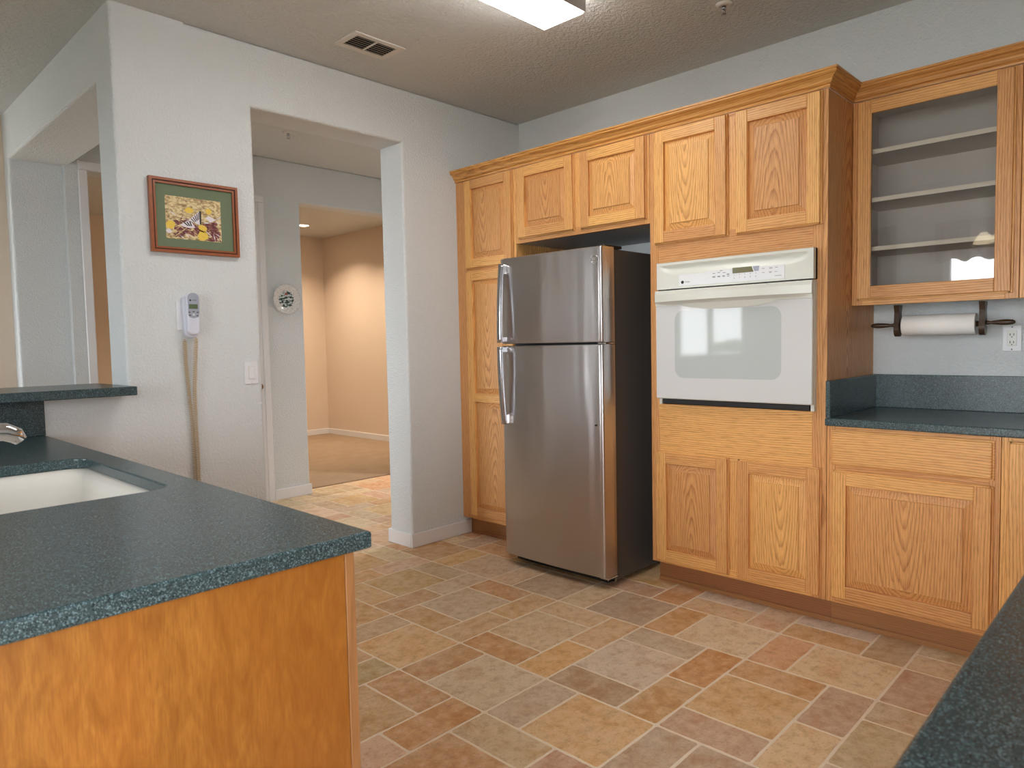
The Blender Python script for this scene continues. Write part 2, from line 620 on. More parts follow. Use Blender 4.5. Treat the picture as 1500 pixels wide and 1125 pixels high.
def add_tile(i, j, w, h, col):
    g = 0.0052
    ax0, ax1 = TX + i * TU + g, TX + (i + w) * TU - g
    ay1, ay0 = TY - j * TU - g, TY - (j + h) * TU + g
    ax0, ax1 = max(ax0, X0), min(ax1, X1)
    ay0, ay1 = max(ay0, Y0), min(ay1, Y1)
    if ax1 - ax0 < 0.01 or ay1 - ay0 < 0.01:
        return
    pts = []
    ns = 7
    r = 0.006
    for (pa, pb) in (((ax1, ay0), (ax1, ay1)), ((ax1, ay1), (ax0, ay1)), ((ax0, ay1), (ax0, ay0)), ((ax0, ay0), (ax1, ay0))):
        dx, dy = pb[0] - pa[0], pb[1] - pa[1]
        L = math.hypot(dx, dy)
        nx, ny = -dy / L, dx / L
        for k in range(ns):
            q = (r + (L - 2 * r) * k / (ns - 1)) / L
            jit = rt.uniform(-0.0014, 0.0016) if 0 < k < ns - 1 else 0
            pts.append((pa[0] + dx * q + nx * jit, pa[1] + dy * q + ny * jit))
    n = len(pts)
    vs = [(x, y, 0.0) for x, y in pts] + [(x, y, -0.0016) for x, y in pts]
    mean = sum(col) / 3
    c = lin(*[max(0, min(255, 255 * (max(1, mean + (q - mean) * 1.18 - (11 if k == 2 else 0)) / 255) ** 0.66)) for k, q in enumerate(col)])
    mb.add(vs, [tuple(range(n))] + [(k, n + k, n + (k + 1) % n, (k + 1) % n) for k in range(n)], col=c)


for pi in range(-5, 7):
    for pj in range(-8, 11):
        for (a, b, w, h) in PAT:
            i, j = a + 6 * pi, b + 3 * pj
            base = TILE_COL.get((i, j))
            if base is None:
                g0 = rt.choice(GEN)
                base = tuple(max(0, min(255, c + rt.uniform(-9, 9))) for c in g0)
            add_tile(i, j, w, h, base)
struct(mb.build('floor', [M['tile'], M['grout']], recalc=False))

mb = MB()
mb.box((-3.0, 2.137, -0.08), (2.0, 5.7, 0.008))
struct(mb.build('floor_den', M['carpet']), 'tan carpet of the room beyond the hall')

# ------------------------------------------------------------------ room shell
mb = MB()
mb.box((WX - 0.2, SY - 0.2, HC), (2.6, 5.8, HC + 0.1))
struct(mb.build('ceiling', M['ceiling']))

DL, DR, DT, WT = -1.975, -1.037, 2.474, 0.225      # doorway in the north wall


def bullnose(mb, outline, axis, a0, a1, which, r=0.016, seg=4, **kw):
    """extrude a wall outline and round the edges picked by which(edge midpoint, direction)"""
    bm = bmesh.new()
    ax = 'xyz'.index(axis)
    def P(p, a):
        q = list(p); q.insert(ax, a); return q
    lo = [bm.verts.new(P(p, a0)) for p in outline]
    hi = [bm.verts.new(P(p, a1)) for p in outline]
    n = len(outline)
    bm.faces.new(lo[::-1])
    bm.faces.new(hi)
    for i in range(n):
        bm.faces.new((lo[i], lo[(i + 1) % n], hi[(i + 1) % n], hi[i]))
    bmesh.ops.recalc_face_normals(bm, faces=bm.faces)
    ed = [e for e in bm.edges if which((e.verts[0].co + e.verts[1].co) / 2, (e.verts[1].co - e.verts[0].co).normalized())]
    if ed:
        bmesh.ops.bevel(bm, geom=ed, offset=r, segments=seg, profile=0.5, affect='EDGES')
    mb.frombm(bm, **kw)


mb = MB()
out = [(-2.297, 0), (DL, 0), (DL, DT), (DR, DT), (DR, 0), (0.15, 0), (0.15, HC), (-2.297, HC)]
bullnose(mb, out, 'y', 0.0, WT, lambda m, d: DL - 0.01 < m.x < DR + 0.01 and m.z > 0.2 and abs(d.y) < 0.5)
struct(mb.build('wall_north', M['wall']))

AX0, AX1, HY, AT = -2.617, -2.297, 1.965, 2.50
mb = MB()
out = [(0.0, 0), (WT, 0), (WT, AT), (HY + 0.06, AT), (HY + 0.06, 0), (4.5, 0), (4.5, HC), (0.0, HC)]
bullnose(mb, out, 'x', AX0, AX1, lambda m, d: abs(m.x - AX0) < 0.001 and abs(d.x) < 0.5 and 0.3 < m.z < HC - 0.1 and m.y < 4)
struct(mb.build('wall_arch', M['wall']))

mb = MB()
mb.box((WX, -0.0006, 0), (-2.56, 0.13, 1.066))
struct(mb.build('wall_low', M['wall']))

mb = MB()
mb.box((0, -5.2, 0), (0.15, 0.0, HC))
struct(mb.build('wall_east', M['wall']))

mb = MB()
mb.box((-3.47, -4.09, 0), (0.15, -3.936, HC))  # unseen wall, added to block south window light from the tower side
struct(mb.build('wall_south_blocker', M['wall']))
mb = MB()
mb.box((WX, 0.131, 0.0005), (-2.62, 4.5, 0.012))  # unseen carpet layer, added over the tiles to cut bounced light
struct(mb.build('floor_light_absorber', M['carpet']))

# hall wall with its opening to the carpeted room
OL, OR = -0.605, 0.42
mb = MB()
out = [(-2.32, 0), (-2.185, 0), (-2.185, 2.48), (-1.93, 2.48), (-1.93, 0), (OL, 0), (OL, 2.468), (OR, 2.468), (OR, 0), (2.0, 0), (2.0, HC), (-2.32, HC)]
bullnose(mb, out, 'y', HY, HY + 0.17, lambda m, d: OL - 0.01 < m.x < OR + 0.01 and m.z > 0.2 and abs(d.y) < 0.5, r=0.012)
struct(mb.build('wall_hall', M['wall']))
mb = MB()
mb.box((2.0, WT, 0), (2.12, HY + 0.17, HC))
struct(mb.build('wall_hall_end', M['wall']))
mb = MB()
mb.box((0.15, 0.10, 0), (2.12, WT, HC))
struct(mb.build('wall_hall_near', M['wall']))
mb = MB()
mb.box((-2.9, 5.5, 0), (1.87, 5.62, HC))
struct(mb.build('wall_den_back', M['den']))
mb = MB()
mb.box((1.75, HY + 0.17, 0), (1.87, 5.5, HC))
struct(mb.build('wall_den_right', M['den']))
mb = MB()
mb.box((-2.9, HY + 0.17, 0), (-2.617, 5.5, HC))
struct(mb.build('wall_den_left', M['den']))
mb = MB()
mb.box((WX, 4.5, 0), (-2.617, 4.62, HC))
struct(mb.build('wall_family', M['wall']))


def holed_wall(name, w):
    mb = MB()
    hs = sorted([x[1:] for x in WINS if x[0] == w])
    a, end = (SY, 4.62) if w == 'W' else (WX - 0.2, 0.15)
    segs = []
    for (h0, h1, z0, z1) in hs:
        segs += [(a, h0, 0, HC), (h0, h1, 0, z0), (h0, h1, z1, HC)]
        a = h1
    segs.append((a, end, 0, HC))
    for (p, q, z0, z1) in segs:
        if w == 'W':
            mb.box((WX - 0.2, p, z0), (WX, q, z1))
        else:
            mb.box((p, SY - 0.2, z0), (q, SY, z1))
    struct(mb.build(name, M['wall']))


holed_wall('wall_west', 'W')
holed_wall('wall_south', 'S')

for k, (w, a0, a1, z0, z1) in enumerate(WINS):
    fr, pn = MB(), MB()
    def wb(m, p, q, zz0, zz1, d0, d1, bev=0.004):
        if w == 'W':
            m.box((WX + d0, p, zz0), (WX + d1, q, zz1), bev)
        else:
            m.box((p, SY + d0, zz0), (q, SY + d1, zz1), bev)
    mid = (a0 + a1) / 2
    for (p, q, c, d) in ((a0, a0 + .05, z0, z1), (a1 - .05, a1, z0, z1), (a0 + .05, a1 - .05, z0, z0 + .05), (a0 + .05, a1 - .05, z1 - .05, z1), (mid - .03, mid + .03, z0 + .05, z1 - .05)):
        wb(fr, p, q, c, d, -.12, -.06)
    wb(pn, a0 + .05, a1 - .05, z0 + .05, z1 - .05, -.092, -.088, 0)
    o = struct(fr.build('window_%d' % (k + 1), M['trim']))
    pn.build('pane', M['pane'], o)

# trims
def baseboard(name, boxes, h=0.088, mat='trim'):
    mb = MB()
    for (x0, y0, x1, y1) in boxes:
        lo, hi = (min(x0, x1), min(y0, y1)), (max(x0, x1), max(y0, y1))
        mb.box((lo[0], lo[1], 0), (hi[0], hi[1], h), 0.005, 2)
    return struct(mb.build(name, M[mat]))


baseboard('baseboard_north', [(DR - 0.013, -0.013, -0.546, 0.0), (DR - 0.013, 0.0, DR, WT), (DR - 0.013, WT, 1.9, WT + 0.013)])
baseboard('baseboard_north_left', [(-2.60, -0.013, DL + 0.013, 0.0), (DL, 0.0, DL + 0.013, WT)])
baseboard('baseboard_hall', [(-0.93, HY - 0.013, OL + 0.013, HY), (OL, HY, OL + 0.013, HY + 0.17)])
baseboard('baseboard_hall_right', [(OR - 0.013, HY - 0.013, 1.98, HY), (OR - 0.013, HY, OR, HY + 0.17)])
baseboard('baseboard_den', [(-2.6, 5.487, 1.737, 5.5), (1.737, HY + 0.18, 1.75, 5.5)], 0.082)

# hall door with casing, mostly hidden by the kitchen wall
mb = MB()
for (a, b) in (((-0.985, HY - 0.018, 0), (-0.932, HY, 2.421)), ((-1.91, HY - 0.018, 0), (-1.857, HY, 2.421)), ((-1.91, HY - 0.018, 2.4215), (-0.932, HY, 2.475))):
    mb.box(a, b, 0.006, 2)
struct(mb.build('trim_1', M['trim']), 'white casing of the closed hall door')
mb = MB()
mb.box((-1.857, HY - 0.012, 0.01), (-0.985, HY - 0.001, 2.42), 0.002)
d = struct(mb.build('door_1', M['trim']))
mb = MB()
mb.lathe([(0.026, 0), (0.026, 0.008), (0.012, 0.014), (0.012, 0.04), (0.028, 0.05), (0.03, 0.065), (0.02, 0.078)], (-1.06, HY - 0.09, 0.95), 'y', 20)
mb.build('door_knob', M['brass'], d)
mb = MB()
for (x0, x1, z0, z1) in ((-2.243, -2.187, 0, 2.4815), (-1.928, -1.872, 0, 2.4815), (-2.243, -1.872, 2.482, 2.54)):
    mb.box((x0, HY - 0.016, z0), (x1, HY, z1), 0.005)
struct(mb.build('trim_2', M['trim']), 'white casing of the narrow doorway seen through the arch')

# ------------------------------------------------------------------ cabinetry
FX = -0.61     # face frame front of the deep cabinets


def raised_panel(mb, u0, u1, z0, z1, face, sgn=-1, g='z', fieldw=0.032):
    """panel field in the plane x = face (front of the door), looking towards sgn*x"""
    rings = []
    for (ins, dep) in ((-0.006, -0.0165), (0.005, -0.0150), (fieldw, -0.0060), (fieldw + 0.0015, -0.0015)):
        x = face + sgn * dep
        rings.append([(x, u0 + ins, z0 + ins), (x, u1 - ins, z0 + ins), (x, u1 - ins, z1 - ins), (x, u0 + ins, z1 - ins)])
    back = [(face - sgn * 0.018, p[1], p[2]) for p in rings[0]]
    mb.loft([back] + rings, g=g)


def add_door(parent, y0, y1, z0, z1, face=FX, sgn=-1, mids=(), rail=0.056, glass=False, th=0.020, name='door'):
    """raised-panel door between y0 and y1 (y0 < y1) in front of x = face"""
    f = MB()
    xa, xb = face, face + sgn * th
    def bx(p0, p1, q0, q1, g):
        f.box((xa, p0, q0), (xb, p1, q1), 0.0035, 2, g=g)
    bx(y0, y0 + rail, z0, z1, 'z')
    bx(y1 - rail, y1, z0, z1, 'z')
    e = 0.0008
    zs = [z0] + [m for m in mids] + [z1]
    bx(y0 + rail - e, y1 - rail + e, z0, z0 + rail, 'y')
    bx(y0 + rail - e, y1 - rail + e, z1 - rail, z1, 'y')
    for m in mids:
        bx(y0 + rail - e, y1 - rail + e, m - rail / 2, m + rail / 2, 'y')
    # thin outer lip that shows as a second line beside the door
    xl = face + sgn * 0.008
    for (p0, p1, q0, q1, g) in ((y0 - .006, y0 + .01, z0 - .006, z1 + .006, 'z'), (y1 - .01, y1 + .006, z0 - .006, z1 + .006, 'z'),
                                (y0 + .0, y1 - .0, z0 - .006, z0 + .01, 'y'), (y0 + .0, y1 - .0, z1 - .01, z1 + .006, 'y')):
        f.box((xa, p0, q0), (xl, p1, q1), 0.002, 1, g=g)
    o = f.build(name, M['oak'], parent)
    lows = [z0 + rail] + [m + rail / 2 for m in mids]
    highs = [m - rail / 2 for m in mids] + [z1 - rail]
    for a, b in zip(lows, highs):
        pm = MB()
        if glass:
            pm.box((face + sgn * 0.008, y0 + rail - .004, a - .004), (face + sgn * 0.012, y1 - rail + .004, b + .004))
            pm.build('glass_pane', M['glass'], o)
        else:
            raised_panel(pm, y0 + rail, y1 - rail, a, b, face + sgn * th, sgn)
            pm.build('panel', M['oak'], o)
    return o


def frame_part(parent, members, name='face_frame', mat='oak'):
    mb = MB()
    for (x0, x1, y0, y1, z0, z1, g) in members:
        mb.box((x0, y0, z0), (x1, y1, z1), 0.0012, 1, g=g)
    return mb.build(name, M[mat], parent)


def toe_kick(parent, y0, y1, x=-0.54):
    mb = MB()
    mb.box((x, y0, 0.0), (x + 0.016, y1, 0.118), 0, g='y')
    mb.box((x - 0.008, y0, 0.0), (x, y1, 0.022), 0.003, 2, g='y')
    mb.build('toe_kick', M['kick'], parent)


FB = FX + 0.019
G_UP = 'oak wall and tall cabinets'
# pantry
PY = -0.527
p = thing('pantry_cabinet', 'tall narrow oak pantry cabinet between the doorway wall and the refrigerator', 'cabinet', (-0.3, -0.26, 0))
mb = MB()
mb.box((FB, PY + 0.001, 0.118), (-0.002, -0.001, 2.2915), 0, g='z')
mb.build('carcass', M['oak'], p)
frame_part(p, [(FX, FB, -0.090, -0.001, 0.118, 2.2915, 'z'), (FX, FB, PY + 0.001, -0.49, 0.118, 2.2915, 'z'), (FX, FB, -0.49, -0.09, 2.27, 2.2915, 'y'),
               (FX, FB, -0.49, -0.09, 0.118, 0.158, 'y'), (FX, FB, -0.49, -0.09, 1.70, 1.75, 'y')])
add_door(p, -0.504, -0.098, 1.738, 2.284)
add_door(p, -0.504, -0.098, 0.146, 1.712, mids=(0.913,))
toe_kick(p, PY, -0.001)

# cabinet over the refrigerator
c = thing('fridge_top_cabinet', 'short two-door oak cabinet above the refrigerator', 'cabinet', (-0.3, -1.0, 1.85))
mb = MB()
mb.box((FB, -1.459, 1.858), (-0.002, PY, 2.2915), 0, g='y')
mb.build('carcass', M['oak'], c)
mb = MB()
mb.box((FB, -1.458, 1.850), (-0.002, PY - 0.001, 1.858))
mb.build('bottom_panel', M['dark_bay'], c)
frame_part(c, [(FX, FB, -0.565, PY, 1.848, 2.2915, 'z'), (FX, FB, -1.46, -1.43, 1.848, 2.2915, 'z'), (FX, FB, -1.04, -0.97, 1.89, 2.27, 'z'),
               (FX, FB, -1.43, -0.565, 1.848, 1.89, 'y'), (FX, FB, -1.43, -0.565, 2.27, 2.2915, 'y')])
add_door(c, -0.975, -0.560, 1.877, 2.284)
add_door(c, -1.441, -1.030, 1.877, 2.284)

# oven tower
T0, T1 = -2.335, -1.461
c = thing('oven_tower_cabinet', 'tall oak tower cabinet housing the white wall oven', 'cabinet', (-0.3, -1.9, 0))
mb = MB()
mb.box((FB, T1 - 0.02, 0.118), (-0.002, T1 - 0.001, 2.2915), 0, g='z')
mb.build('side_panel', M['oak'], c)
mb = MB()
mb.box((FX, T0 + 0.001, 0.118), (-0.002, T0 + 0.02, 2.2915), 0, g='z')
mb.build('side_panel', M['oak'], c)
mb = MB()
mb.box((FB, T0 + 0.02, 0.118), (-0.002, T1 - 0.02, 0.925), 0, g='y')
mb.build('lower_carcass', M['oak'], c)
mb = MB()
mb.box((FB, T0 + 0.02, 1.66), (-0.002, T1 - 0.02, 2.2915), 0, g='y')
mb.build('upper_carcass', M['oak'], c)
frame_part(c, [(FX, FB, T1 - 0.048, T1 - 0.001, 0.118, 2.2915, 'z'), (FX, FB, T0 + 0.02, T0 + 0.062, 0.118, 2.2915, 'z'),
               (FX, FB, -1.945, -1.872, 0.158, 0.679, 'z'), (FX, FB, -1.945, -1.872, 1.7605, 2.275, 'z'),
               (FX, FB, T0 + 0.062, T1 - 0.048, 0.118, 0.158, 'y'), (FX, FB, T0 + 0.062, T1 - 0.048, 2.275, 2.2915, 'y')])
mb = MB()
mb.box((FX + 0.0005, T0 + 0.062, 0.68), (FB, T1 - 0.048, 0.936), 0, g='y', cath=False)
mb.build('filler_panel', M['oak'], c)['label'] = 'plain horizontal-grain oak panel below the oven'
mb = MB()
mb.box((FX + 0.0005, T0 + 0.062, 1.640), (FB, T1 - 0.048, 1.76), 0, g='y', cath=False)
mb.build('filler_rail', M['oak'], c)['label'] = 'plain oak rail above the oven'
add_door(c, -1.882, -1.497, 1.740, 2.284)
add_door(c, -2.307, -1.931, 1.740, 2.284)
add_door(c, -1.884, -1.498, 0.136, 0.691)
add_door(c, -2.311, -1.935, 0.136, 0.690)
toe_kick(c, T0, T1)

# base cabinet right of the tower
B1 = -2.957
c = thing('base_cabinet', 'oak base cabinet with one drawer over one wide door, right of the oven tower', 'cabinet', (-0.3, -2.65, 0))
mb = MB()
mb.box((FB, B1 + 0.001, 0.118), (-0.022, T0 - 0.001, 0.880), 0, g='z')
mb.build('carcass', M['oak'], c)
frame_part(c, [(FX, FB, T0 - 0.036, T0 - 0.001, 0.118, 0.880, 'z'), (FX, FB, B1 + 0.001, B1 + 0.036, 0.118, 0.880, 'z'), (FX, FB, B1 + 0.036, T0 - 0.036, 0.84, 0.880, 'y'),
               (FX, FB, B1 + 0.036, T0 - 0.036, 0.68, 0.73, 'y'), (FX, FB, B1 + 0.036, T0 - 0.036, 0.118, 0.16, 'y')])
mb = MB()
mb.box((FX - 0.020, -2.932, 0.720), (FX, -2.362, 0.858), 0.006, 3, g='y', cath=False)
mb.box((FX - 0.008, -2.938, 0.714), (FX, -2.356, 0.864), 0.002, 1, g='y', cath=False)
mb.build('drawer', M['oak'], c)
add_door(c, -2.932, -2.364, 0.146, 0.688)
toe_kick(c, B1, T0)

# corner base cabinet
B2 = -3.30
c = thing('corner_base_cabinet', 'oak base cabinet with a tall door, at the counter corner on the right', 'cabinet', (-0.3, -3.12, 0))
mb = MB()
mb.box((FB, B2, 0.118), (-0.022, B1 - 0.001, 0.880), 0, g='z')
mb.build('carcass', M['oak'], c)
frame_part(c, [(FX, FB, B1 - 0.034, B1 - 0.001, 0.118, 0.880, 'z'), (FX, FB, B2, B2 + 0.03, 0.118, 0.880, 'z'), (FX, FB, B2 + 0.03, B1 - 0.034, 0.85, 0.880, 'y'), (FX, FB, B2 + 0.03, B1 - 0.034, 0.118, 0.15, 'y')])
add_door(c, B2 + 0.028, -2.982, 0.146, 0.860)
toe_kick(c, B2, B1)

# glass-door wall cabinet
UX, UB = -0.318, 1.395
c = thing('glass_wall_cabinet', 'oak wall cabinet with a glass door and three empty shelves', 'cabinet', (-0.16, -2.65, UB))
mb = MB()
mb.box((UX + 0.019, T0 - 0.016, UB + 0.012), (-0.002, T0 - 0.001, 2.2915), 0, g='z')
mb.box((UX + 0.019, B1 + 0.001, UB + 0.012), (-0.002, B1 + 0.016, 2.2915), 0, g='z')
mb.box((UX + 0.019, B1 + 0.016, UB + 0.012), (-0.002, T0 - 0.016, UB + 0.03), 0, g='y')
mb.box((UX + 0.019, B1 + 0.016, 2.29), (-0.002, T0 - 0.016, 2.2915), 0, g='y')
mb.box((-0.010, B1 + 0.016, UB + 0.03), (-0.002, T0 - 0.016, 2.29), 0, g='z')
mb.build('carcass', M['inner'], c)
frame_part(c, [(UX, UX + 0.019, T0 - 0.046, T0 - 0.001, UB, 2.2915, 'z'), (UX, UX + 0.019, B1 + 0.001, B1 + 0.046, UB, 2.2915, 'z'),
               (UX, UX + 0.019, B1 + 0.046, T0 - 0.046, UB, UB + 0.045, 'y'), (UX, UX + 0.019, B1 + 0.046, T0 - 0.046, 2.265, 2.2915, 'y')])
add_door(c, -2.932, -2.362, 1.423, 2.284, face=UX, glass=True, name='glass_door')
for z in (1.655, 1.870, 2.081):
    mb = MB()
    mb.box((UX + 0.03, B1 + 0.017, z - 0.019), (-0.011, T0 - 0.017, z), mat=0)
    mb.box((UX + 0.027, B1 + 0.017, z - 0.019), (UX + 0.03, T0 - 0.017, z), mat=1)
    mb.build('shelf', [M['inner'], M['shelf_edge']], c)

c = thing('wall_cabinet', 'oak wall cabinet with a solid door, at the right edge beside the glass cabinet', 'cabinet', (-0.16, -3.3, UB))
mb = MB()
mb.box((UX + 0.019, -3.56, UB + 0.008), (-0.002, B1 - 0.001, 2.2915), 0, g='z')
mb.build('carcass', M['oak'], c)
frame_part(c, [(UX, UX + 0.019, B1 - 0.035, B1 - 0.001, UB, 2.2915, 'z'), (UX, UX + 0.019, -3.56, -3.52, UB, 2.2915, 'z'), (UX, UX + 0.019, -3.52, B1 - 0.035, UB, UB + 0.04, 'y'), (UX, UX + 0.019, -3.52, B1 - 0.035, 2.27, 2.2915, 'y')])
add_door(c, -3.53, -2.981, 1.423, 2.284, face=UX)

# crown moulding
prof = [(0.0, 2.2925), (0.007, 2.2925), (0.009, 2.300), (0.007, 2.306), (0.014, 2.309), (0.018, 2.314), (0.022, 2.324), (0.032, 2.334), (0.044, 2.340), (0.047, 2.344), (0.046, 2.350), (0.051, 2.353), (0.051, 2.361), (0.0, 2.361)]
path = [(FX, -0.001), (FX, T0), (UX, T0), (UX, -3.56)]
mb = MB()


def offs(i):
    def nrm(a, b):
        dx, dy = b[0] - a[0], b[1] - a[1]
        L = math.hypot(dx, dy)
        return (dy / L, -dx / L)
    ns = []
    if i > 0:
        ns.append(nrm(path[i - 1], path[i]))
    if i < len(path) - 1:
        ns.append(nrm(path[i], path[i + 1]))
    if len(ns) == 1:
        return ns[0]
    return (ns[0][0] + ns[1][0], ns[0][1] + ns[1][1])


for i in range(3):
    rr = []
    for j in (i, i + 1):
        o = offs(j)
        rr.append([(path[j][0] + o[0] * a, path[j][1] + o[1] * a, z) for (a, z) in prof])
    mb.loft(rr, g='y' if i != 1 else 'x', cath=False)
tag(mb.build('crown_moulding', M['oak_top']), 'stepped oak crown moulding running along the cabinet tops', 'moulding')

# ------------------------------------------------------------------ worktops
def slab_with_hole(mb, outer, hole, z0, z1, bev=0.005):
    bm = bmesh.new()
    ed = []
    for loop in ([outer, hole] if hole else [outer]):
        vs = [bm.verts.new((x, y, z1)) for x, y in loop]
        ed += [bm.edges.new((vs[i], vs[(i + 1) % len(vs)])) for i in range(len(vs))]
    bmesh.ops.triangle_fill(bm, use_beauty=True, edges=ed)
    r = bmesh.ops.extrude_face_region(bm, geom=list(bm.faces))
    for v in [g for g in r['geom'] if isinstance(g, bmesh.types.BMVert)]:
        v.co.z = z0
    bmesh.ops.recalc_face_normals(bm, faces=bm.faces)
    sharp = [e for e in bm.edges if len(e.link_faces) == 2 and e.calc_face_angle(0) > 1.0 and abs(e.verts[0].co.z - e.verts[1].co.z) < 1e-4]
    bmesh.ops.bevel(bm, geom=sharp, offset=bev, segments=3, profile=0.5, affect='EDGES')
    mb.frombm(bm)


CT, CB = 0.914, 0.881
FGY = -3.28
w = thing('right_worktop', 'dark speckled green-grey worktop, L-shaped, with backsplash, filling the right corner', 'countertop', (-0.32, -2.9, CB))
mb = MB()
slab_with_hole(mb, [(-0.634, T0 - 0.0008), (-0.634, FGY), (-3.46, FGY), (-3.46, -3.93), (-0.001, -3.93), (-0.001, T0 - 0.0008)], None, CB, CT)
mb.build('slab', M['solid'], w)
mb = MB()
mb.box((-0.020, -3.93, CT), (-0.001, T0 - 0.001, 1.072), 0.002)
mb.build('backsplash', M['solid'], w)
mb = MB()
mb.box((-0.630, T0 - 0.020, CT), (-0.0205, T0 - 0.001, 1.072), 0.002)
mb.build('side_splash', M['solid'], w)

c = thing('near_base_cabinet', 'oak base cabinet under the dark worktop nearest the camera', 'cabinet', (-2.0, -3.6, 0))
mb = MB()
mb.box((-3.44, -3.92, 0.118), (-0.615, FGY - 0.03, 0.879), 0, g='z')
mb.build('carcass', M['oak'], c)
mb = MB()
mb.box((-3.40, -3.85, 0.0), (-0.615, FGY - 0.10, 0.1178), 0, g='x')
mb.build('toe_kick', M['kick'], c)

# peninsula
PX, PYN = -2.946, -2.347
w = thing('sink_worktop', 'dark speckled green-grey peninsula worktop around the white sink', 'countertop', (-3.3, -1.2, CB))
mb = MB()
SX0, SX1, SY0, SY1 = -3.47, -3.028, -1.605, -0.842
hole = rrect(SX0, SX1, SY0, SY1, 0.055, 6)
slab_with_hole(mb, [(PX, -0.003), (-3.62, -0.003), (-3.62, PYN), (PX, PYN)], hole, CB, CT)
mb.build('slab', M['solid'], w)
mb = MB()
mb.box((-3.62, -0.020, CT), (PX, -0.002, 1.063), 0.001)
mb.build('backsplash', M['solid'], w)

mb = MB()
slab_with_hole(mb, [(-2.634, -0.172), (-5.1, -0.172), (-5.1, 0.36), (-2.634, 0.36)], None, 1.0665, 1.105, 0.004)
tag(mb.build('bar_top', M['solid']), 'dark speckled raised bar ledge on the low wall beside the white column', 'bar top')

c = thing('peninsula_cabinet', 'orange oak peninsula cabinet under the sink worktop, its end panel facing the camera', 'cabinet', (-3.3, -1.2, 0))
mb = MB()
mb.box((-3.60, -2.320, 0.118), (-2.988, -2.302, 0.880), 0.001, 1, g='z', cath=False)
mb.box((-3.60, -2.3195, 0.0), (-3.04, -2.302, 0.1178), 0, g='z', cath=False)
mb.build('end_panel', M['veneer'], c)['label'] = 'flat orange veneer end panel'
mb = MB()
mb.box((-3.58, -2.3015, 0.118), (-2.990, -2.285, 0.879), 0, g='z')
mb.box((-3.58, -0.03, 0.118), (-2.990, -0.004, 0.879), 0, g='z')
mb.box((-3.60, -2.3015, 0.118), (-3.58, -0.004, 0.879), 0, g='z')
mb.box((-3.58, -2.285, 0.118), (-2.99, -0.03, 0.136), 0, g='y')
mb.build('carcass', M['oak'], c)
frame_part(c, [(-2.987, -2.967, -2.320, -2.285, 0.118, 0.880, 'z'), (-2.987, -2.967, -0.06, -0.006, 0.118, 0.880, 'z'), (-2.987, -2.967, -2.285, -0.06, 0.84, 0.880, 'y'),
               (-2.987, -2.967, -2.285, -0.06, 0.118, 0.16, 'y'), (-2.987, -2.967, -1.66, -1.60, 0.16, 0.84, 'z'), (-2.987, -2.967, -0.82, -0.76, 0.16, 0.84, 'z')], mat='kick')
for (a, b) in ((-2.27, -1.65), (-1.61, -1.225), (-1.195, -0.81), (-0.77, -0.07)):
    add_door(c, a, b, 0.146, 0.862, face=-2.967, sgn=1)
mb = MB()
mb.box((-3.056, -2.302, 0.0), (-3.04, -0.004, 0.1178), 0, g='y')
mb.build('toe_kick', M['kick'], c)

# sink
s = thing('kitchen_sink', 'white undermount sink set in the peninsula worktop', 'sink', (-3.25, -1.2, 0.70))
mb = MB()
def ring(e, z, r):
    return [(x, y, z) for x, y in rrect(SX0 + e, SX1 - e, SY0 + e, SY1 - e, max(0.012, r), 8)]
rings = [ring(-0.022, 0.8808, 0.07), ring(-0.004, 0.8808, 0.058), ring(0.004, 0.879, 0.055), ring(0.016, 0.872, 0.055), ring(0.024, 0.862, 0.06), ring(0.032, 0.83, 0.07), ring(0.050, 0.74, 0.08),
         ring(0.075, 0.712, 0.09), ring(0.12, 0.702, 0.08), ring(0.14, 0.701, 0.06)]
rings += [[(x, y, z - 0.010) for x, y, z in ring(0.12, 0.70, 0.08)], [(x, y, z) for x, y, z in ring(0.030, 0.73, 0.09)], ring(0.014, 0.83, 0.07), ring(-0.022, 0.868, 0.07)]
n = len(rings[0])
vs = [q for r in rings for q in r]
fs = []
for i in range(len(rings)):
    if i == 9:
        continue
    j = (i + 1) % len(rings)
    for k in range(n):
        fs.append((i * n + k, i * n + (k + 1) % n, j * n + (k + 1) % n, j * n + k))
fs.append(tuple(9 * n + k for k in range(n)))
fs.append(tuple(10 * n + k for k in range(n)))
mb.add(vs, fs, smooth=True)
mb.build('bowl', M['ceramic'], s)
mb = MB()
mb.lathe([(0.045, 0.0), (0.045, 0.003), (0.03, 0.004), (0.028, 0.001)], (-3.25, -1.22, 0.7012), 'z', 24)
mb.build('drain', M['chrome'], s)

# faucet
f = thing('faucet', 'polished chrome faucet at the sink, its spout tip at the left edge', 'faucet', (-3.545, -1.2, CT))
mb = MB()
mb.lathe([(0.036, 0), (0.036, 0.006), (0.028, 0.012), (0.026, 0.09), (0.022, 0.10)], (-3.545, -1.2, CT + 0.0005), 'z', 24)
mb.build('body', M['chrome'], f)
mb = MB()
pth = [(-3.545, -1.2, 0.985), (-3.50, -1.2, 1.018), (-3.44, -1.2, 1.042), (-3.38, -1.2, 1.053), (-3.33, -1.2, 1.056), (-3.295, -1.2, 1.052), (-3.272, -1.2, 1.040), (-3.262, -1.2, 1.026)]
mb.tube(pth, [0.016, 0.017, 0.020, 0.023, 0.024, 0.024, 0.022, 0.016], 20)
mb.build('spout', M['chrome'], f)
mb = MB()
mb.tube([(-3.545, -1.2, 1.01), (-3.56, -1.2, 1.04), (-3.60, -1.2, 1.075)], [0.012, 0.011, 0.008], 12)
mb.build('lever', M['chrome'], f)

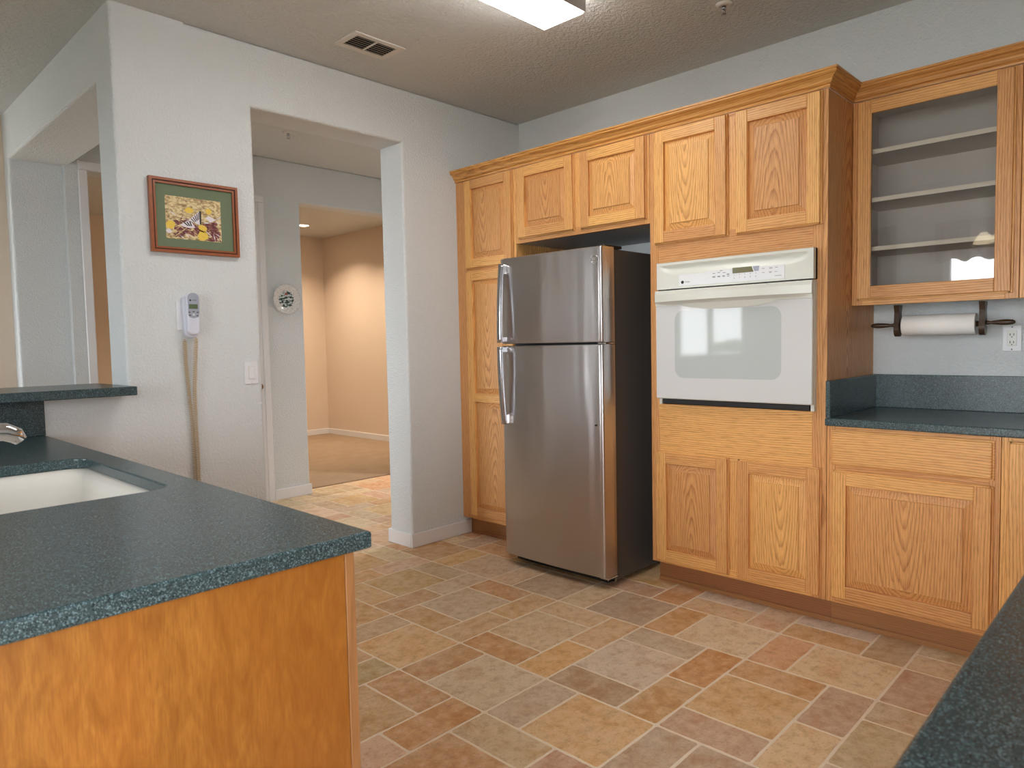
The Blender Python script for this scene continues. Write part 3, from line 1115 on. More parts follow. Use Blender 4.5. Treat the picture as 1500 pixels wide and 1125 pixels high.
# ------------------------------------------------------------------ refrigerator
fr = thing('refrigerator', 'stainless steel top-freezer refrigerator with charcoal sides', 'refrigerator', (-0.48, -1.0, 0))
RY0, RY1 = -1.338, -0.650
mb = MB()
mb.box((-0.765, RY0, 0.022), (-0.12, RY1, 1.722), 0.004, 2)
mb.build('case', M['charcoal'], fr)['label'] = 'dark charcoal case'
mb = MB()
mb.box((-0.80, RY0 + 0.02, 0.012), (-0.765, RY1 - 0.02, 0.062), 0.003)
mb.build('kick_grille', M['black'], fr)
for yy in (RY0 + 0.05, RY1 - 0.05):
    for xx in (-0.72, -0.2):
        mb = MB()
        mb.lathe([(0.016, 0), (0.016, 0.022)], (xx, yy, 0.0), 'z', 12)
        mb.build('foot', M['black'], fr)


def fridge_door(name, z0, z1):
    # slightly bowed front, wrapped edges
    sec = []
    ya, yb = -1.356, -0.648
    N = 24
    front = []
    for k in range(N + 1):
        u = k / N
        y = yb + (ya - yb) * u
        bow = 0.012 * (1 - (2 * u - 1) ** 2)
        front.append((-0.876 - bow, y))
    r = 0.010
    sec = [(-0.776, yb + 0.0)] + [(-0.866, yb)] + front[1:-1]
    sec += [(-0.8795, ya + 0.009), (-0.876, ya + 0.003), (-0.868, ya), (-0.776, ya)]
    m = MB()
    ring0 = [(x, y, z0) for x, y in sec]
    rr = []
    for (z, e) in ((z0, 0.006), (z0 + 0.002, 0.002), (z0 + 0.008, 0.0), (z1 - 0.008, 0.0), (z1 - 0.002, 0.002), (z1, 0.006)):
        rr.append([(min(x + e, -0.776), y, z) for x, y in sec])
    m.loft(rr, smooth=True)
    o = m.build(name, M['steel'], fr)
    for pgn in o.data.polygons:
        if abs(pgn.normal.z) > 0.9 or pgn.normal.x > 0.9:
            pgn.use_smooth = False
    md = o.modifiers.new('sharp', 'EDGE_SPLIT')
    md.split_angle = math.radians(40)
    return o


fz = fridge_door('freezer_door', 1.2535, 1.727)
fd = fridge_door('refrigerator_door', 0.060, 1.243)
mb = MB()
mb.box((-0.7755, -1.340, 0.075), (-0.7652, -0.66, 1.716), 0)
mb.build('gasket', M['black'], fr)


def handle(parent, za, zb, flip):
    # bow handle on the left side: foot at one end, runs to the split line
    m = MB()
    n = 22
    rr = []
    for k in range(n + 1):
        u = k / n
        z = za + (zb - za) * u
        s_ = u if not flip else 1 - u          # s_=1 at the split end
        stand = 0.030 * math.sin(min(1.0, (1 - s_) / 1.0) * PI / 2) * 0 + 0.046 - 0.024 * (1 - s_) ** 2
        xo = -0.880 - stand
        hw, ht = 0.0155, 0.0105
        yc = -0.687
        sec = rrect(yc - hw, yc + hw, xo - ht, xo + ht, 0.007, 4)
        rr.append([(b, a, z) for a, b in sec])
    m.loft(rr, smooth=True)
    h = m.build('handle', M['satin'], parent)
    m = MB()
    zf = za if not flip else zb
    sg = 1 if not flip else -1
    m.box((-0.905, -0.7035, zf), (-0.874, -0.6705, zf + sg * 0.055), 0.006, 3)
    m.build('handle_foot', M['chrome'], parent)
    m = MB()
    ze = zb if not flip else za
    m.box((-0.928, -0.6995, ze - sg * 0.03), (-0.874, -0.6745, ze), 0.004, 2)
    m.build('handle_bracket', M['satin'], parent)


handle(fz, 1.262, 1.694, True)     # split end below
handle(fd, 0.806, 1.238, False)
mb = MB()
bx_, by_, bz_ = -0.8815, -1.314, 1.664
for k in range(40):
    a0, a1 = 2 * PI * k / 40, 2 * PI * (k + 1) / 40
    q = []
    for a, rd in ((a0, 0.0195), (a1, 0.0195), (a1, 0.0225), (a0, 0.0225)):
        q.append((bx_ - 0.0008 - 0.003, by_ + rd * math.cos(a), bz_ + rd * math.sin(a)))
    b = len(mb.v)
    mb.add(q + [(x + 0.004, y, z) for x, y, z in q], [(0, 1, 2, 3), (3, 2, 6, 7), (0, 4, 5, 1)])
text_on_east(mb, 'GE', 0.021, bx_ - 0.0035, by_, bz_)
mb.build('badge', M['chrome'], fz, recalc=False)
mb = MB()
mb.lathe([(0.005, 0), (0.005, 0.006)], (-0.885, -1.3105, 0.839), 'x', 14)
mb.build('screw_cap', M['black'], fd)
for (nm, z, h) in (('top_hinge', 1.7225, 0.014), ('middle_hinge', 1.2435, 0.0095)):
    mb = MB()
    mb.box((-0.85, -1.352, z), (-0.70 if nm == 'top_hinge' else -0.766, -1.305, z + h), 0.003, 2)
    mb.build(nm, M['black'] if nm == 'top_hinge' else M['chrome'], fr)
mb = MB()
mb.box((-0.85, -1.352, 0.046), (-0.7655, -1.30, 0.056), 0.002)
mb.box((-0.770, -1.3405, 0.012), (-0.7655, -1.334, 0.046), 0)
mb.build('bottom_hinge', M['chrome'], fr)

# ------------------------------------------------------------------ wall oven
ov = thing('wall_oven', 'white built-in wall oven with a digital control panel', 'oven', (-0.4, -1.9, 0.94))
OY0, OY1 = -2.293, -1.527
mb = MB()
mb.box((-0.588, -2.265, 0.945), (-0.06, -1.54, 1.632), 0.002)
mb.box((-0.612, OY0 + 0.03, 0.948), (-0.588, OY1 - 0.03, 1.63), 0)
mb.build('oven_body', M['black'], ov)
mb = MB()
mb.box((-0.640, OY0 + 0.02, 0.941), (-0.612, OY1 - 0.02, 0.966), 0.002)
mb.build('vent_grille', M['black'], ov)
for yy in (OY0 + 0.008, OY1 - 0.008):
    mb = MB()
    mb.box((-0.640, yy - 0.008, 0.938), (-0.6105, yy + 0.008, 1.50), 0.002)
    mb.build('side_trim', M['enamel_trim'], ov)
# control panel: a height field with a scoop under the top lip
mb = MB()
NU, NV = 60, 26
PZ0, PZ1 = 1.506, 1.636
grid = []
for j in range(NV + 1):
    z = PZ0 + (PZ1 - PZ0) * j / NV
    for i in range(NU + 1):
        y = OY1 + (OY0 - OY1) * i / NU
        u = min((OY1 - y - 0.022) / 0.10, (y - OY0 - 0.022) / 0.10, 1.0)
        dpt = 0.0
        zt = 1.6175
        if u > 0:
            hh = 0.046 * math.sqrt(max(0.0, 1 - (1 - u) ** 2))
            q = (zt - z) / max(1e-4, hh)
            if 0 < q < 1:
                dpt = 0.024 * (1 - q) ** 1.3 * min(1, u * 3)
        grid.append((-0.655 + dpt, y, z))
fs = [(j * (NU + 1) + i, j * (NU + 1) + i + 1, (j + 1) * (NU + 1) + i + 1, (j + 1) * (NU + 1) + i) for j in range(NV) for i in range(NU)]
mb.add(grid, fs, smooth=True)
mb.box((-0.6115, OY0, PZ0), (-0.6305, OY1, PZ1))
for (a, b) in (((-0.655, OY0, PZ1 - 0.0005), (-0.612, OY1, PZ1)), ((-0.655, OY0, PZ0), (-0.612, OY1, PZ0 + 0.0005)),
               ((-0.655, OY0, PZ0), (-0.612, OY0 + 0.0005, PZ1)), ((-0.655, OY1 - 0.0005, PZ0), (-0.612, OY1, PZ1))):
    mb.box(a, b)
cp = mb.build('control_panel', M['enamel_trim'], ov, recalc=False)
mb = MB()
mb.box((-0.6566, -2.170, 1.517), (-0.6548, -1.652, 1.5708), 0.0004)
mb.box((-0.6566, -2.170, 1.5708), (-0.6548, -1.80, 1.576), 0.0)
mb.build('key_strip', M['white'], cp)
mb = MB()
mb.prism([(-1.930, 1.5555), (-2.030, 1.5555), (-2.020, 1.5805), (-1.930, 1.5805)], 'x', -0.6585, -0.6548)
mb.build('display', M['display'], cp)
mb = MB()
mb.prism([(-2.034, 1.558), (-2.054, 1.558), (-2.056, 1.580), (-2.026, 1.580)], 'x', -0.6575, -0.6548)
mb.build('clock_keys', M['phone_grey'], cp)
mb = MB()
for k, ch in enumerate('12345'):
    text_on_east(mb, ch, 0.0085, -0.6569, -1.937 - 0.0258 * k, 1.5485, 0)
for k, ch in enumerate('67890'):
    text_on_east(mb, ch, 0.0085, -0.6569, -1.937 - 0.0258 * k, 1.5345, 0)
for (yy, zz, wd) in ((-1.837, 1.563, .012), (-1.862, 1.566, .014), (-1.889, 1.563, .015), (-1.837, 1.549, .016), (-1.837, 1.5455, .012), (-1.862, 1.549, .015), (-1.862, 1.5455, .012),
                     (-1.886, 1.549, .014), (-1.886, 1.5455, .010), (-1.908, 1.556, .012), (-1.908, 1.5525, .012), (-1.908, 1.546, .012), (-1.874, 1.573, .012)):
    mb.box((-0.6569, yy - wd / 2, zz - .0010), (-0.6565, yy + wd / 2, zz + .0010))
mb.lathe([(0.0078, 0), (0.0078, 0.0004)], (-0.6570, -1.672, 1.5345), 'x', 24, smooth=False)
text_on_east(mb, 'Profile', 0.010, -0.6569, -1.699, 1.5345)
mb.build('key_print', M['black'], cp, recalc=False)
mb = MB()
for (yy, zz, wd) in ((-2.075, 1.566, .012), (-2.109, 1.567, .013), (-2.109, 1.5635, .013), (-2.134, 1.566, .012), (-2.075, 1.548, .012), (-2.107, 1.549, .014), (-2.107, 1.5455, .010), (-2.132, 1.548, .012), (-2.142, 1.530, .030)):
    mb.box((-0.6569, yy - wd / 2, zz - .0009), (-0.6565, yy + wd / 2, zz + .0009))
mb.build('faint_key_print', M['grey'], cp, recalc=False)
# door
mb = MB()
mb.box((-0.662, OY0, 0.968), (-0.6405, OY1, 1.500), 0.004, 2)
od = mb.build('oven_door', M['enamel_trim'], ov)
mb = MB()
mb.box((-0.6665, OY0 + 0.0015, 0.972), (-0.6622, OY1 - 0.0015, 1.4235), 0.0015, 2)
mb.build('door_glass', M['oven_glass'], od)
mb = MB()
mb.prism(rrect(-2.160, -1.634, 1.073, 1.398, 0.045, 8), 'x', -0.6672, -0.6655)
mb.build('oven_window', M['oven_window'], od)
mb = MB()
NS = 40
rr = []
for k in range(NS + 1):
    u = k / NS
    y = OY1 + (OY0 - OY1) * u
    tt = abs(2 * u - 1)
    bow = 0.040 * (1 - tt ** 2.6)
    drop = 0.026 * max(0.0, 1 - (tt / 0.62) ** 2) ** 0.6 if tt < 0.62 else 0.0
    x0 = -0.664
    lip = 0.014 * drop / 0.026
    sec = [(x0 + 0.003, 1.4985), (x0 - 0.006 - bow * .35, 1.4985), (x0 - 0.010 - bow, 1.480), (x0 - 0.010 - bow, 1.445), (x0 - 0.004 - bow * .7, 1.4385),
           (x0 - 0.003 - bow * .12 - lip, 1.4305), (x0 - 0.004 - lip * 0.7, 1.4255 - drop), (x0 + 0.003, 1.4255 - drop)]
    rr.append([(x, y, z) for x, z in sec])
mb.loft(rr)
mb.build('door_handle', M['enamel_trim'], od)

# ------------------------------------------------------------------ paper towels, outlet
h = thing('paper_towel_holder', 'dark wood rolling-pin paper towel holder under the glass cabinet', 'holder', (-0.17, -2.648, UB))
for yy in (-2.487, -2.813):
    mb = MB()
    pts = []
    for k in range(13):
        a = PI + PI * k / 12
        pts.append((-0.17 + 0.030 * math.cos(a), 1.290 + 0.038 * math.sin(a)))
    pts += [(-0.146, 1.32), (-0.152, 1.36), (-0.140, UB - 0.0005), (-0.200, UB - 0.0005), (-0.188, 1.36), (-0.194, 1.32)]
    mb.prism(pts, 'y', yy - 0.0105, yy + 0.0105)
    mb.build('bracket', M['holder'], h)
for sg, y0 in ((1, -2.4755), (-1, -2.8245)):
    mb = MB()
    mb.lathe([(0.009, 0), (0.008, sg * 0.010), (0.006, sg * 0.016), (0.0085, sg * 0.030), (0.0115, sg * 0.055), (0.0120, sg * 0.075), (0.0095, sg * 0.094), (0.005, sg * 0.101), (0.001, sg * 0.102)], (-0.17, y0, 1.304), 'y', 20)
    mb.build('handle', M['holder'], h)
mb = MB()
mb.lathe([(0.012, 0), (0.012, 0.303)], (-0.17, -2.8015, 1.300), 'y', 16)
mb.build('rod', M['holder'], h)
mb = MB()
mb.lathe([(0.0195, 0.0), (0.044, 0.0), (0.0455, 0.002), (0.0455, 0.279), (0.044, 0.281), (0.0195, 0.281), (0.0195, 0.0)], (-0.17, -2.7905, 1.301), 'y', 48, cap=False)
o = mb.build('paper_towel_roll', M['paper'])
for pgn in o.data.polygons:
    if abs(pgn.normal.y) > 0.9:
        pgn.use_smooth = False
tag(o, 'white paper towel roll on the dark rolling-pin holder', 'paper towels')

o = thing('wall_outlet', 'white duplex outlet with wide plate on the wall right of the paper towels', 'outlet', (-0.004, -2.89, 1.236))
mb = MB()
mb.box((-0.0065, -2.926, 1.179), (-0.0003, -2.856, 1.293), 0.003, 2)
mb.build('plate', M['white'], o)
mb = MB()
mb.box((-0.0095, -2.908, 1.2025), (-0.0062, -2.874, 1.2695), 0.001)
rc = mb.build('receptacle', M['enamel_trim'], o)
mb = MB()
for zz in (1.252, 1.219):
    for yy in (-2.8975, -2.8845):
        mb.box((-0.0099, yy - 0.0016, zz - 0.005), (-0.0094, yy + 0.0016, zz + 0.005))
    mb.box((-0.0099, -2.8935, zz - 0.0125), (-0.0094, -2.8885, zz - 0.0085))
mb.build('slots', M['black'], rc)
for zz in (1.2835, 1.188):
    mb = MB()
    mb.lathe([(0.003, 0), (0.003, 0.0012)], (-0.0074, -2.891, zz), 'x', 12)
    mb.build('screw', M['grey'], o)

# ------------------------------------------------------------------ things on the north wall
pc = thing('framed_picture', 'brown-framed butterfly photograph with green mat, on the wall left of the doorway', 'picture', (-2.283, -0.001, 1.88))
PXL, PXR, PZB, PZT = -2.492, -2.080, 1.711, 2.052
mb = MB()
def mframe(mb, x0, x1, z0, z1, w, ya, yb, mat, bev=0.003):
    for k in range(4):
        if k == 0: pts = [(x0, z0), (x1, z0), (x1 - w, z0 + w), (x0 + w, z0 + w)]
        elif k == 1: pts = [(x1, z0), (x1, z1), (x1 - w, z1 - w), (x1 - w, z0 + w)]
        elif k == 2: pts = [(x1, z1), (x0, z1), (x0 + w, z1 - w), (x1 - w, z1 - w)]
        else: pts = [(x0, z1), (x0, z0), (x0 + w, z0 + w), (x0 + w, z1 - w)]
        mb.prism(pts, 'y', ya, yb, mat=mat)
mframe(mb, PXL, PXR, PZB, PZT, 0.012, -0.026, -0.001, 0)
mframe(mb, PXL + .012, PXR - .012, PZB + .012, PZT - .012, 0.006, -0.020, -0.001, 1)
mframe(mb, PXL + .018, PXR - .018, PZB + .018, PZT - .018, 0.008, -0.0225, -0.001, 0)
mb.build('frame', [M['frame_wood'], M['frame_dark']], pc)
mb = MB()
mb.box((PXL + .026, -0.0125, PZB + .026), (PXR - .026, -0.002, PZT - .026))
mb.build('mat', M['mat'], pc)
# photograph
t = NT('straw_photo_ground')
n = t.noise(t.mapv(t.obj(), (60, 60, 95)), 1.0, 4.0, 0.7)
ph_bg = t.set(t.ramp(n, [(0.3, lin(110, 76, 48)), (0.45, lin(176, 150, 104)), (0.6, lin(226, 208, 160)), (0.8, lin(200, 176, 120))]), 0.5)
t = NT('maroon_photo_ground')
n = t.noise(t.mapv(t.obj(), (70, 70, 110)), 1.0, 4.0, 0.7)
ph_mar = t.set(t.ramp(n, [(0.3, lin(58, 24, 28)), (0.52, lin(112, 50, 56)), (0.62, lin(170, 120, 100)), (0.8, lin(90, 40, 44))]), 0.5)
t = NT('yellow_flower_print')
n = t.noise(t.obj(), 160.0, 2.0)
ph_y = t.set(t.mix(n, lin(206, 160, 40), lin(246, 222, 96)), 0.5)
ph_w = plain('wing_white_print', lin(224, 218, 226), 0.5)
ph_k = plain('wing_black_print', lin(34, 24, 28), 0.5)
mb = MB()
QX0, QX1, QZ0, QZ1 = -2.423, -2.163, 1.778, 1.975
QW, QH = QX1 - QX0, QZ1 - QZ0
def ppoly(pts, mat, lay):
    mb.add([(QX0 + u * QW, -0.0128 - 0.00012 * lay, QZ1 - v * QH) for u, v in pts], [tuple(range(len(pts)))], mat=mat)
rq = random.Random(3)
def blob(cu, cv, ru, rv, mat, lay, n=18, j=0.18):
    ppoly([(min(1, max(0, cu + ru * math.cos(2 * PI * k / n) * (1 + rq.uniform(-j, j)))), min(1, max(0, cv + rv * math.sin(2 * PI * k / n) * (1 + rq.uniform(-j, j))))) for k in range(n)], mat, lay)
ppoly([(0, 0), (1, 0), (1, 1), (0, 1)], 0, 0)
def stroke(u, v, a, L, w, mat, lay):
    du, dv = math.cos(a) * L, math.sin(a) * L
    nu, nv = -math.sin(a) * w, math.cos(a) * w
    q = [(u - du, v - dv), (u + nu, v + nv), (u + du, v + dv), (u - nu, v - nv)]
    ppoly([(min(1, max(0, a_)), min(1, max(0, b_))) for a_, b_ in q], mat, lay)
for k in range(26):
    u_, v_ = rq.uniform(.12, .92), rq.uniform(.5, .97)
    blob(u_, v_, rq.uniform(.05, .10), rq.uniform(.03, .08), 1, 1 + k * 0.02, n=11, j=.5)
for k in range(70):
    stroke(rq.uniform(.02, .98), rq.uniform(.40, .98), rq.uniform(-.9, .9) + (0 if k % 3 else 1.5), rq.uniform(.04, .13), rq.uniform(.005, .012), rq.choice((0, 0, 3, 1)), 2 + k * 0.01)
blob(.88, .82, .10, .14, 1, 2, j=.4)
for (a, b, r1, r2) in ((.42, .30, .075, .07), (.77, .27, .055, .07), (.08, .68, .085, .10), (.65, .70, .08, .09), (.65, .88, .10, .12)):
    blob(a, b, r1, r2, 2, 3)
blob(.05, .83, .05, .05, 3, 4); blob(.08, .93, .07, .05, 0, 4)
ppoly([(.40, .53), (.60, .30), (.615, .34), (.60, .62), (.55, .60)], 3, 4)
ppoly([(.25, .66), (.38, .55), (.46, .58), (.52, .70), (.42, .72), (.30, .70)], 3, 4)
ppoly([(.60, .29), (.635, .29), (.63, .6), (.60, .6)], 4, 5)
for k in range(5):
    ppoly([(.44 + .035 * k, .50 - .042 * k), (.455 + .035 * k, .485 - .042 * k), (.52 + .018 * k, .57 - .02 * k), (.505 + .018 * k, .575 - .02 * k)], 4, 5)
for k in range(3):
    ppoly([(.31 + .05 * k, .605 - .02 * k), (.33 + .05 * k, .59 - .02 * k), (.40 + .03 * k, .665), (.38 + .03 * k, .675)], 4, 5)
ppoly([(.40, .60), (.50, .60), (.62, .76), (.55, .80)], 1, 3)
ppoly([(.70, .44), (.78, .38), (.90, .46), (.80, .54)], 3, 4)
ppoly([(.15, .93), (.17, .94), (.34, .76), (.32, .75)], 0, 5)
mb.build('photo', [ph_bg, ph_mar, ph_y, ph_w, ph_k], pc, recalc=False)

ph = thing('wall_phone', 'pale grey corded telephone hanging on the wall below the picture', 'telephone', (-2.335, -0.001, 1.40))
mb = MB()
mb.box((-2.392, -0.008, 1.352), (-2.318, -0.0005, 1.485), 0.003, 2)
mb.build('wall_plate', M['white'], ph)
def pill(mb, xc, w0, w1, z0, z1, ya, yb, n=14, mat=0):
    pts = []
    zc1, zc0 = z1 - w1, z0 + w0
    for k in range(n + 1):
        a = PI * k / n
        pts.append((xc + w1 * math.cos(a), zc1 + w1 * .62 * math.sin(a) + w1 * .38 * 0))
    for k in range(n + 1):
        a = PI + PI * k / n
        pts.append((xc + w0 * math.cos(a), zc0 + w0 * .8 * math.sin(a)))
    bm = bmesh.new()
    lo = [bm.verts.new((x, ya, z)) for x, z in pts]
    hi = [bm.verts.new((x, yb, z)) for x, z in pts]
    m = len(pts)
    bm.faces.new(lo); bm.faces.new(hi[::-1])
    for i in range(m):
        bm.faces.new((lo[i], lo[(i + 1) % m], hi[(i + 1) % m], hi[i]))
    ed = [e for e in bm.edges if abs(e.verts[0].co.y - yb) < 1e-6 and abs(e.verts[1].co.y - yb) < 1e-6]
    bmesh.ops.recalc_face_normals(bm, faces=bm.faces)
    bmesh.ops.bevel(bm, geom=ed, offset=0.007, segments=3, profile=0.5, affect='EDGES')
    mb.frombm(bm, mat=mat)
mb = MB()
pill(mb, -2.336, 0.033, 0.036, 1.305, 1.528, -0.008, -0.036)
mb.build('cradle', M['phone'], ph)
mb = MB()
pill(mb, -2.336, 0.028, 0.030, 1.322, 1.532, -0.034, -0.066)
hs = mb.build('handset', M['phone'], ph)
mb = MB()
pts = []
for k in range(13):
    a = PI * k / 12
    pts.append((-2.336 + 0.026 * math.cos(a), 1.500 + 0.024 * math.sin(a)))
pts += [(-2.361, 1.425), (-2.355, 1.410), (-2.336, 1.405), (-2.317, 1.410), (-2.311, 1.425)]
mb.prism(pts, 'y', -0.0672, -0.064)
mb.build('face_plate', M['phone_grey'], hs)
mb = MB()
mb.box((-2.357, -0.0685, 1.449), (-2.317, -0.0665, 1.471), 0.0006)
mb.build('screen', M['lcd'], hs)
mb = MB()
mb.lathe([(0.0055, 0), (0.0055, 0.0015)], (-2.337, -0.0688, 1.421), 'y', 18)
for (dx, dz) in ((-.019, .012), (.019, .012), (-.018, -.002), (.018, -.004), (0, .015)):
    mb.box((-2.337 + dx - .005, -0.0682, 1.421 + dz - .0025), (-2.337 + dx + .005, -0.0670, 1.421 + dz + .0025), 0.0005, mat=1)
mb.build('button', [M['white'], M['charcoal']], hs)
mb = MB()
mb.lathe([(0.0042, 0), (0.0042, 0.0005)], (-2.350, -0.0676, 1.489), 'y', 18)
text_on_north(mb, 'AT&T', 0.0095, -2.331, -0.0676, 1.489)
mb.build('logo', M['black'], hs, recalc=False)
# coiled cord: down, loop, and up again
def coil(p, turns, rad, r):
    p = [Vector(q) for q in p]
    L = [0]
    for a, b in zip(p, p[1:]):
        L.append(L[-1] + (b - a).length)
    N = int(turns * 9)
    out = []
    for i in range(N + 1):
        s_ = L[-1] * i / N
        k = 0
        while k < len(p) - 2 and L[k + 1] < s_:
            k += 1
        q = (s_ - L[k]) / (L[k + 1] - L[k])
        c_ = p[k].lerp(p[k + 1], q)
        d_ = (p[k + 1] - p[k]).normalized()
        u_ = d_.cross(Vector((0, 1, 0)))
        u_ = u_.normalized() if u_.length > 1e-3 else Vector((1, 0, 0))
        w_ = d_.cross(u_)
        a_ = 2 * PI * turns * i / N
        ramp = min(1.0, i / 12, (N - i) / 12)
        out.append(c_ + (u_ * math.cos(a_) + w_ * math.sin(a_)) * rad * ramp)
    return out
mb = MB()
P1 = [(-2.366, -0.022, 1.308), (-2.364, -0.016, 1.20), (-2.356, -0.016, 1.05), (-2.346, -0.016, 0.90), (-2.343, -0.016, 0.70), (-2.340, -0.016, 0.42)]
P2 = [(-2.322, -0.045, 1.316), (-2.326, -0.033, 1.20), (-2.334, -0.029, 1.05), (-2.336, -0.030, 0.90), (-2.333, -0.030, 0.70), (-2.337, -0.028, 0.42)]
mb.tube(coil(P1, 105, 0.0085, 0.0017), 0.0019, 5)
mb.tube(coil(P2, 105, 0.0085, 0.0017), 0.0019, 5)
mb.tube([(-2.340, -0.016, 0.42), (-2.342, -0.018, 0.408), (-2.340, -0.022, 0.40), (-2.337, -0.026, 0.408), (-2.337, -0.028, 0.42)], 0.0019, 6)
mb.build('coiled_cord', M['cord'], ph, recalc=False)

sw = thing('light_switch', 'white rocker light switch beside the doorway', 'light switch', (-2.036, -0.001, 1.135))
mb = MB()
mb.box((-2.072, -0.0065, 1.0775), (-2.000, -0.0003, 1.193), 0.003, 2)
mb.build('plate', M['white'], sw)
mb = MB()
mb.box((-2.0525, -0.0085, 1.102), (-2.0195, -0.0062, 1.1685), 0.0008)
rk = mb.build('rocker_frame', M['enamel_trim'], sw)
mb = MB()
mb.prism([(-0.0085, 1.105), (-0.0125, 1.105), (-0.0095, 1.1655), (-0.0085, 1.1655)], 'x', -2.049, -2.023)
mb.build('rocker', M['white'], rk)
for zz in (1.1835, 1.0865):
    mb = MB()
    mb.lathe([(0.0028, 0), (0.0028, 0.0012)], (-2.036, -0.0074, zz), 'y', 12)
    mb.build('screw', M['enamel_trim'], sw)

# decorative plate on the hall wall
dp = thing('decorative_plate', 'white china plate with a dark green scene, hung on the hall wall', 'plate', (-0.765, HY - 0.002, 1.656))
mb = MB()
seg = 64
prof = [(0.0, -0.010), (0.070, -0.010), (0.078, -0.013), (0.084, -0.017), (0.120, -0.026), (0.125, -0.027), (0.122, -0.022), (0.08, -0.010), (0.07, -0.0005), (0.0, -0.0005)]
vs, fs = [], []
for (r_, h_) in prof:
    for k in range(seg):
        a = 2 * PI * k / seg
        rr_ = max(r_, 0.0008) * (1 + (0.02 * math.cos(16 * a) if r_ > 0.1 else 0))
        vs.append((-0.765 + rr_ * math.cos(a), HY + h_, 1.656 + rr_ * math.sin(a)))
for i in range(len(prof) - 1):
    for k in range(seg):
        fs.append((i * seg + k, i * seg + (k + 1) % seg, (i + 1) * seg + (k + 1) % seg, (i + 1) * seg + k))
t = NT('plate_rim_china')
o_ = t.obj()
n_ = t.noise(o_, 150.0, 2.0, 0.6)
rim = t.set(t.mix(t.ramp(n_, [(0.36, (0.75,) * 3), (0.44, (0,) * 3)]), lin(222, 220, 216), lin(120, 118, 116)), 0.2)
mb.add(vs, fs, smooth=True)
mb.build('rim', rim, dp)
t = NT('plate_scene_print')
o_ = t.obj()
n_ = t.noise(t.mapv(o_, (34, 34, 80)), 1.0, 3.0, 0.6)
sc_m = t.set(t.ramp(n_, [(0.0, lin(30, 44, 38)), (0.42, lin(52, 74, 62)), (0.5, lin(196, 206, 204)), (0.62, lin(206, 208, 216)), (0.72, lin(72, 96, 78))], 'CONSTANT'), 0.2)
mb = MB()
mb.lathe([(0.068, 0), (0.068, 0.0006)], (-0.765, HY - 0.0109, 1.656), 'y', 40, smooth=False)
mb.build('scene_print', sc_m, dp)
mb = MB()
mb.add([(-0.778, HY - 0.0113, 1.690), (-0.748, HY - 0.0113, 1.690), (-0.752, HY - 0.0113, 1.702), (-0.765, HY - 0.0113, 1.712), (-0.776, HY - 0.0113, 1.702)], [(0, 1, 2, 3, 4)])
mb.build('red_print', plain('red_roof_print', lin(150, 74, 60), 0.3), dp)

# ------------------------------------------------------------------ ceiling things
lf = thing('ceiling_light', 'long fluorescent ceiling light with a white wrap lens', 'ceiling light', (-1.77, -1.38, HC))
LX0, LX1, LY0, LY1 = -2.39, -1.172, -1.502, -1.260
mb = MB()
mb.box((LX0 + 0.01, LY0 + 0.004, HC - 0.06), (LX1 - 0.002, LY1 - 0.004, HC - 0.0005), 0.002)
mb.box((LX0 - 0.004, LY0 - 0.003, HC - 0.096), (LX0 + 0.006, LY1 + 0.003, HC - 0.0005), 0.003)
mb.box((LX0, LY0 - 0.003, HC - 0.096), (LX1, LY0 + 0.002, HC - 0.0005), 0)
mb.build('housing', M['lamp_housing'], lf)
mb = MB()
sec = [(LY0 + 0.004, HC - 0.060), (LY0 + 0.004, HC - 0.094), (LY0 + 0.012, HC - 0.101), (LY1 - 0.010, HC - 0.101), (LY1 - 0.002, HC - 0.094), (LY1, HC - 0.060)]
rr = []
for (x, e) in ((LX0 + 0.008, 0.0), (LX1 - 0.006, 0.0), (LX1, 0.006)):
    rr.append([(x, y, z + (e if z < HC - 0.07 else 0)) for y, z in sec])
mb.loft(rr)
mb.build('lens', M['lens'], lf)

def sprinkler(label, x, y):
    s_ = thing('fire_sprinkler', label, 'sprinkler', (x, y, HC), 'ceiling fire sprinklers')
    m = MB()
    m.lathe([(0.040, -0.0005), (0.040, -0.004), (0.030, -0.010), (0.018, -0.013), (0.016, -0.006)], (x, y, HC), 'z', 28)
    m.build('escutcheon', M['vent'], s_)
    m = MB()
    m.lathe([(0.010, -0.010), (0.010, -0.022), (0.005, -0.026)], (x, y, HC), 'z', 16)
    m.tube([(x - 0.008, y, HC - 0.022), (x - 0.011, y, HC - 0.033), (x, y, HC - 0.045)], 0.0022, 6)
    m.tube([(x + 0.008, y, HC - 0.022), (x + 0.011, y, HC - 0.033), (x, y, HC - 0.045)], 0.0022, 6)
    m.build('nozzle', M['satin'], s_)
    m = MB()
    m.lathe([(0.013, -0.045), (0.013, -0.0465), (0.002, -0.048)], (x, y, HC), 'z', 16)
    m.build('deflector', M['satin'], s_)
sprinkler('small round fire sprinkler on the kitchen ceiling above the cabinets', -0.600, -1.862)
sprinkler('small round fire sprinkler on the hall ceiling, seen through the doorway', -1.091, 1.234)

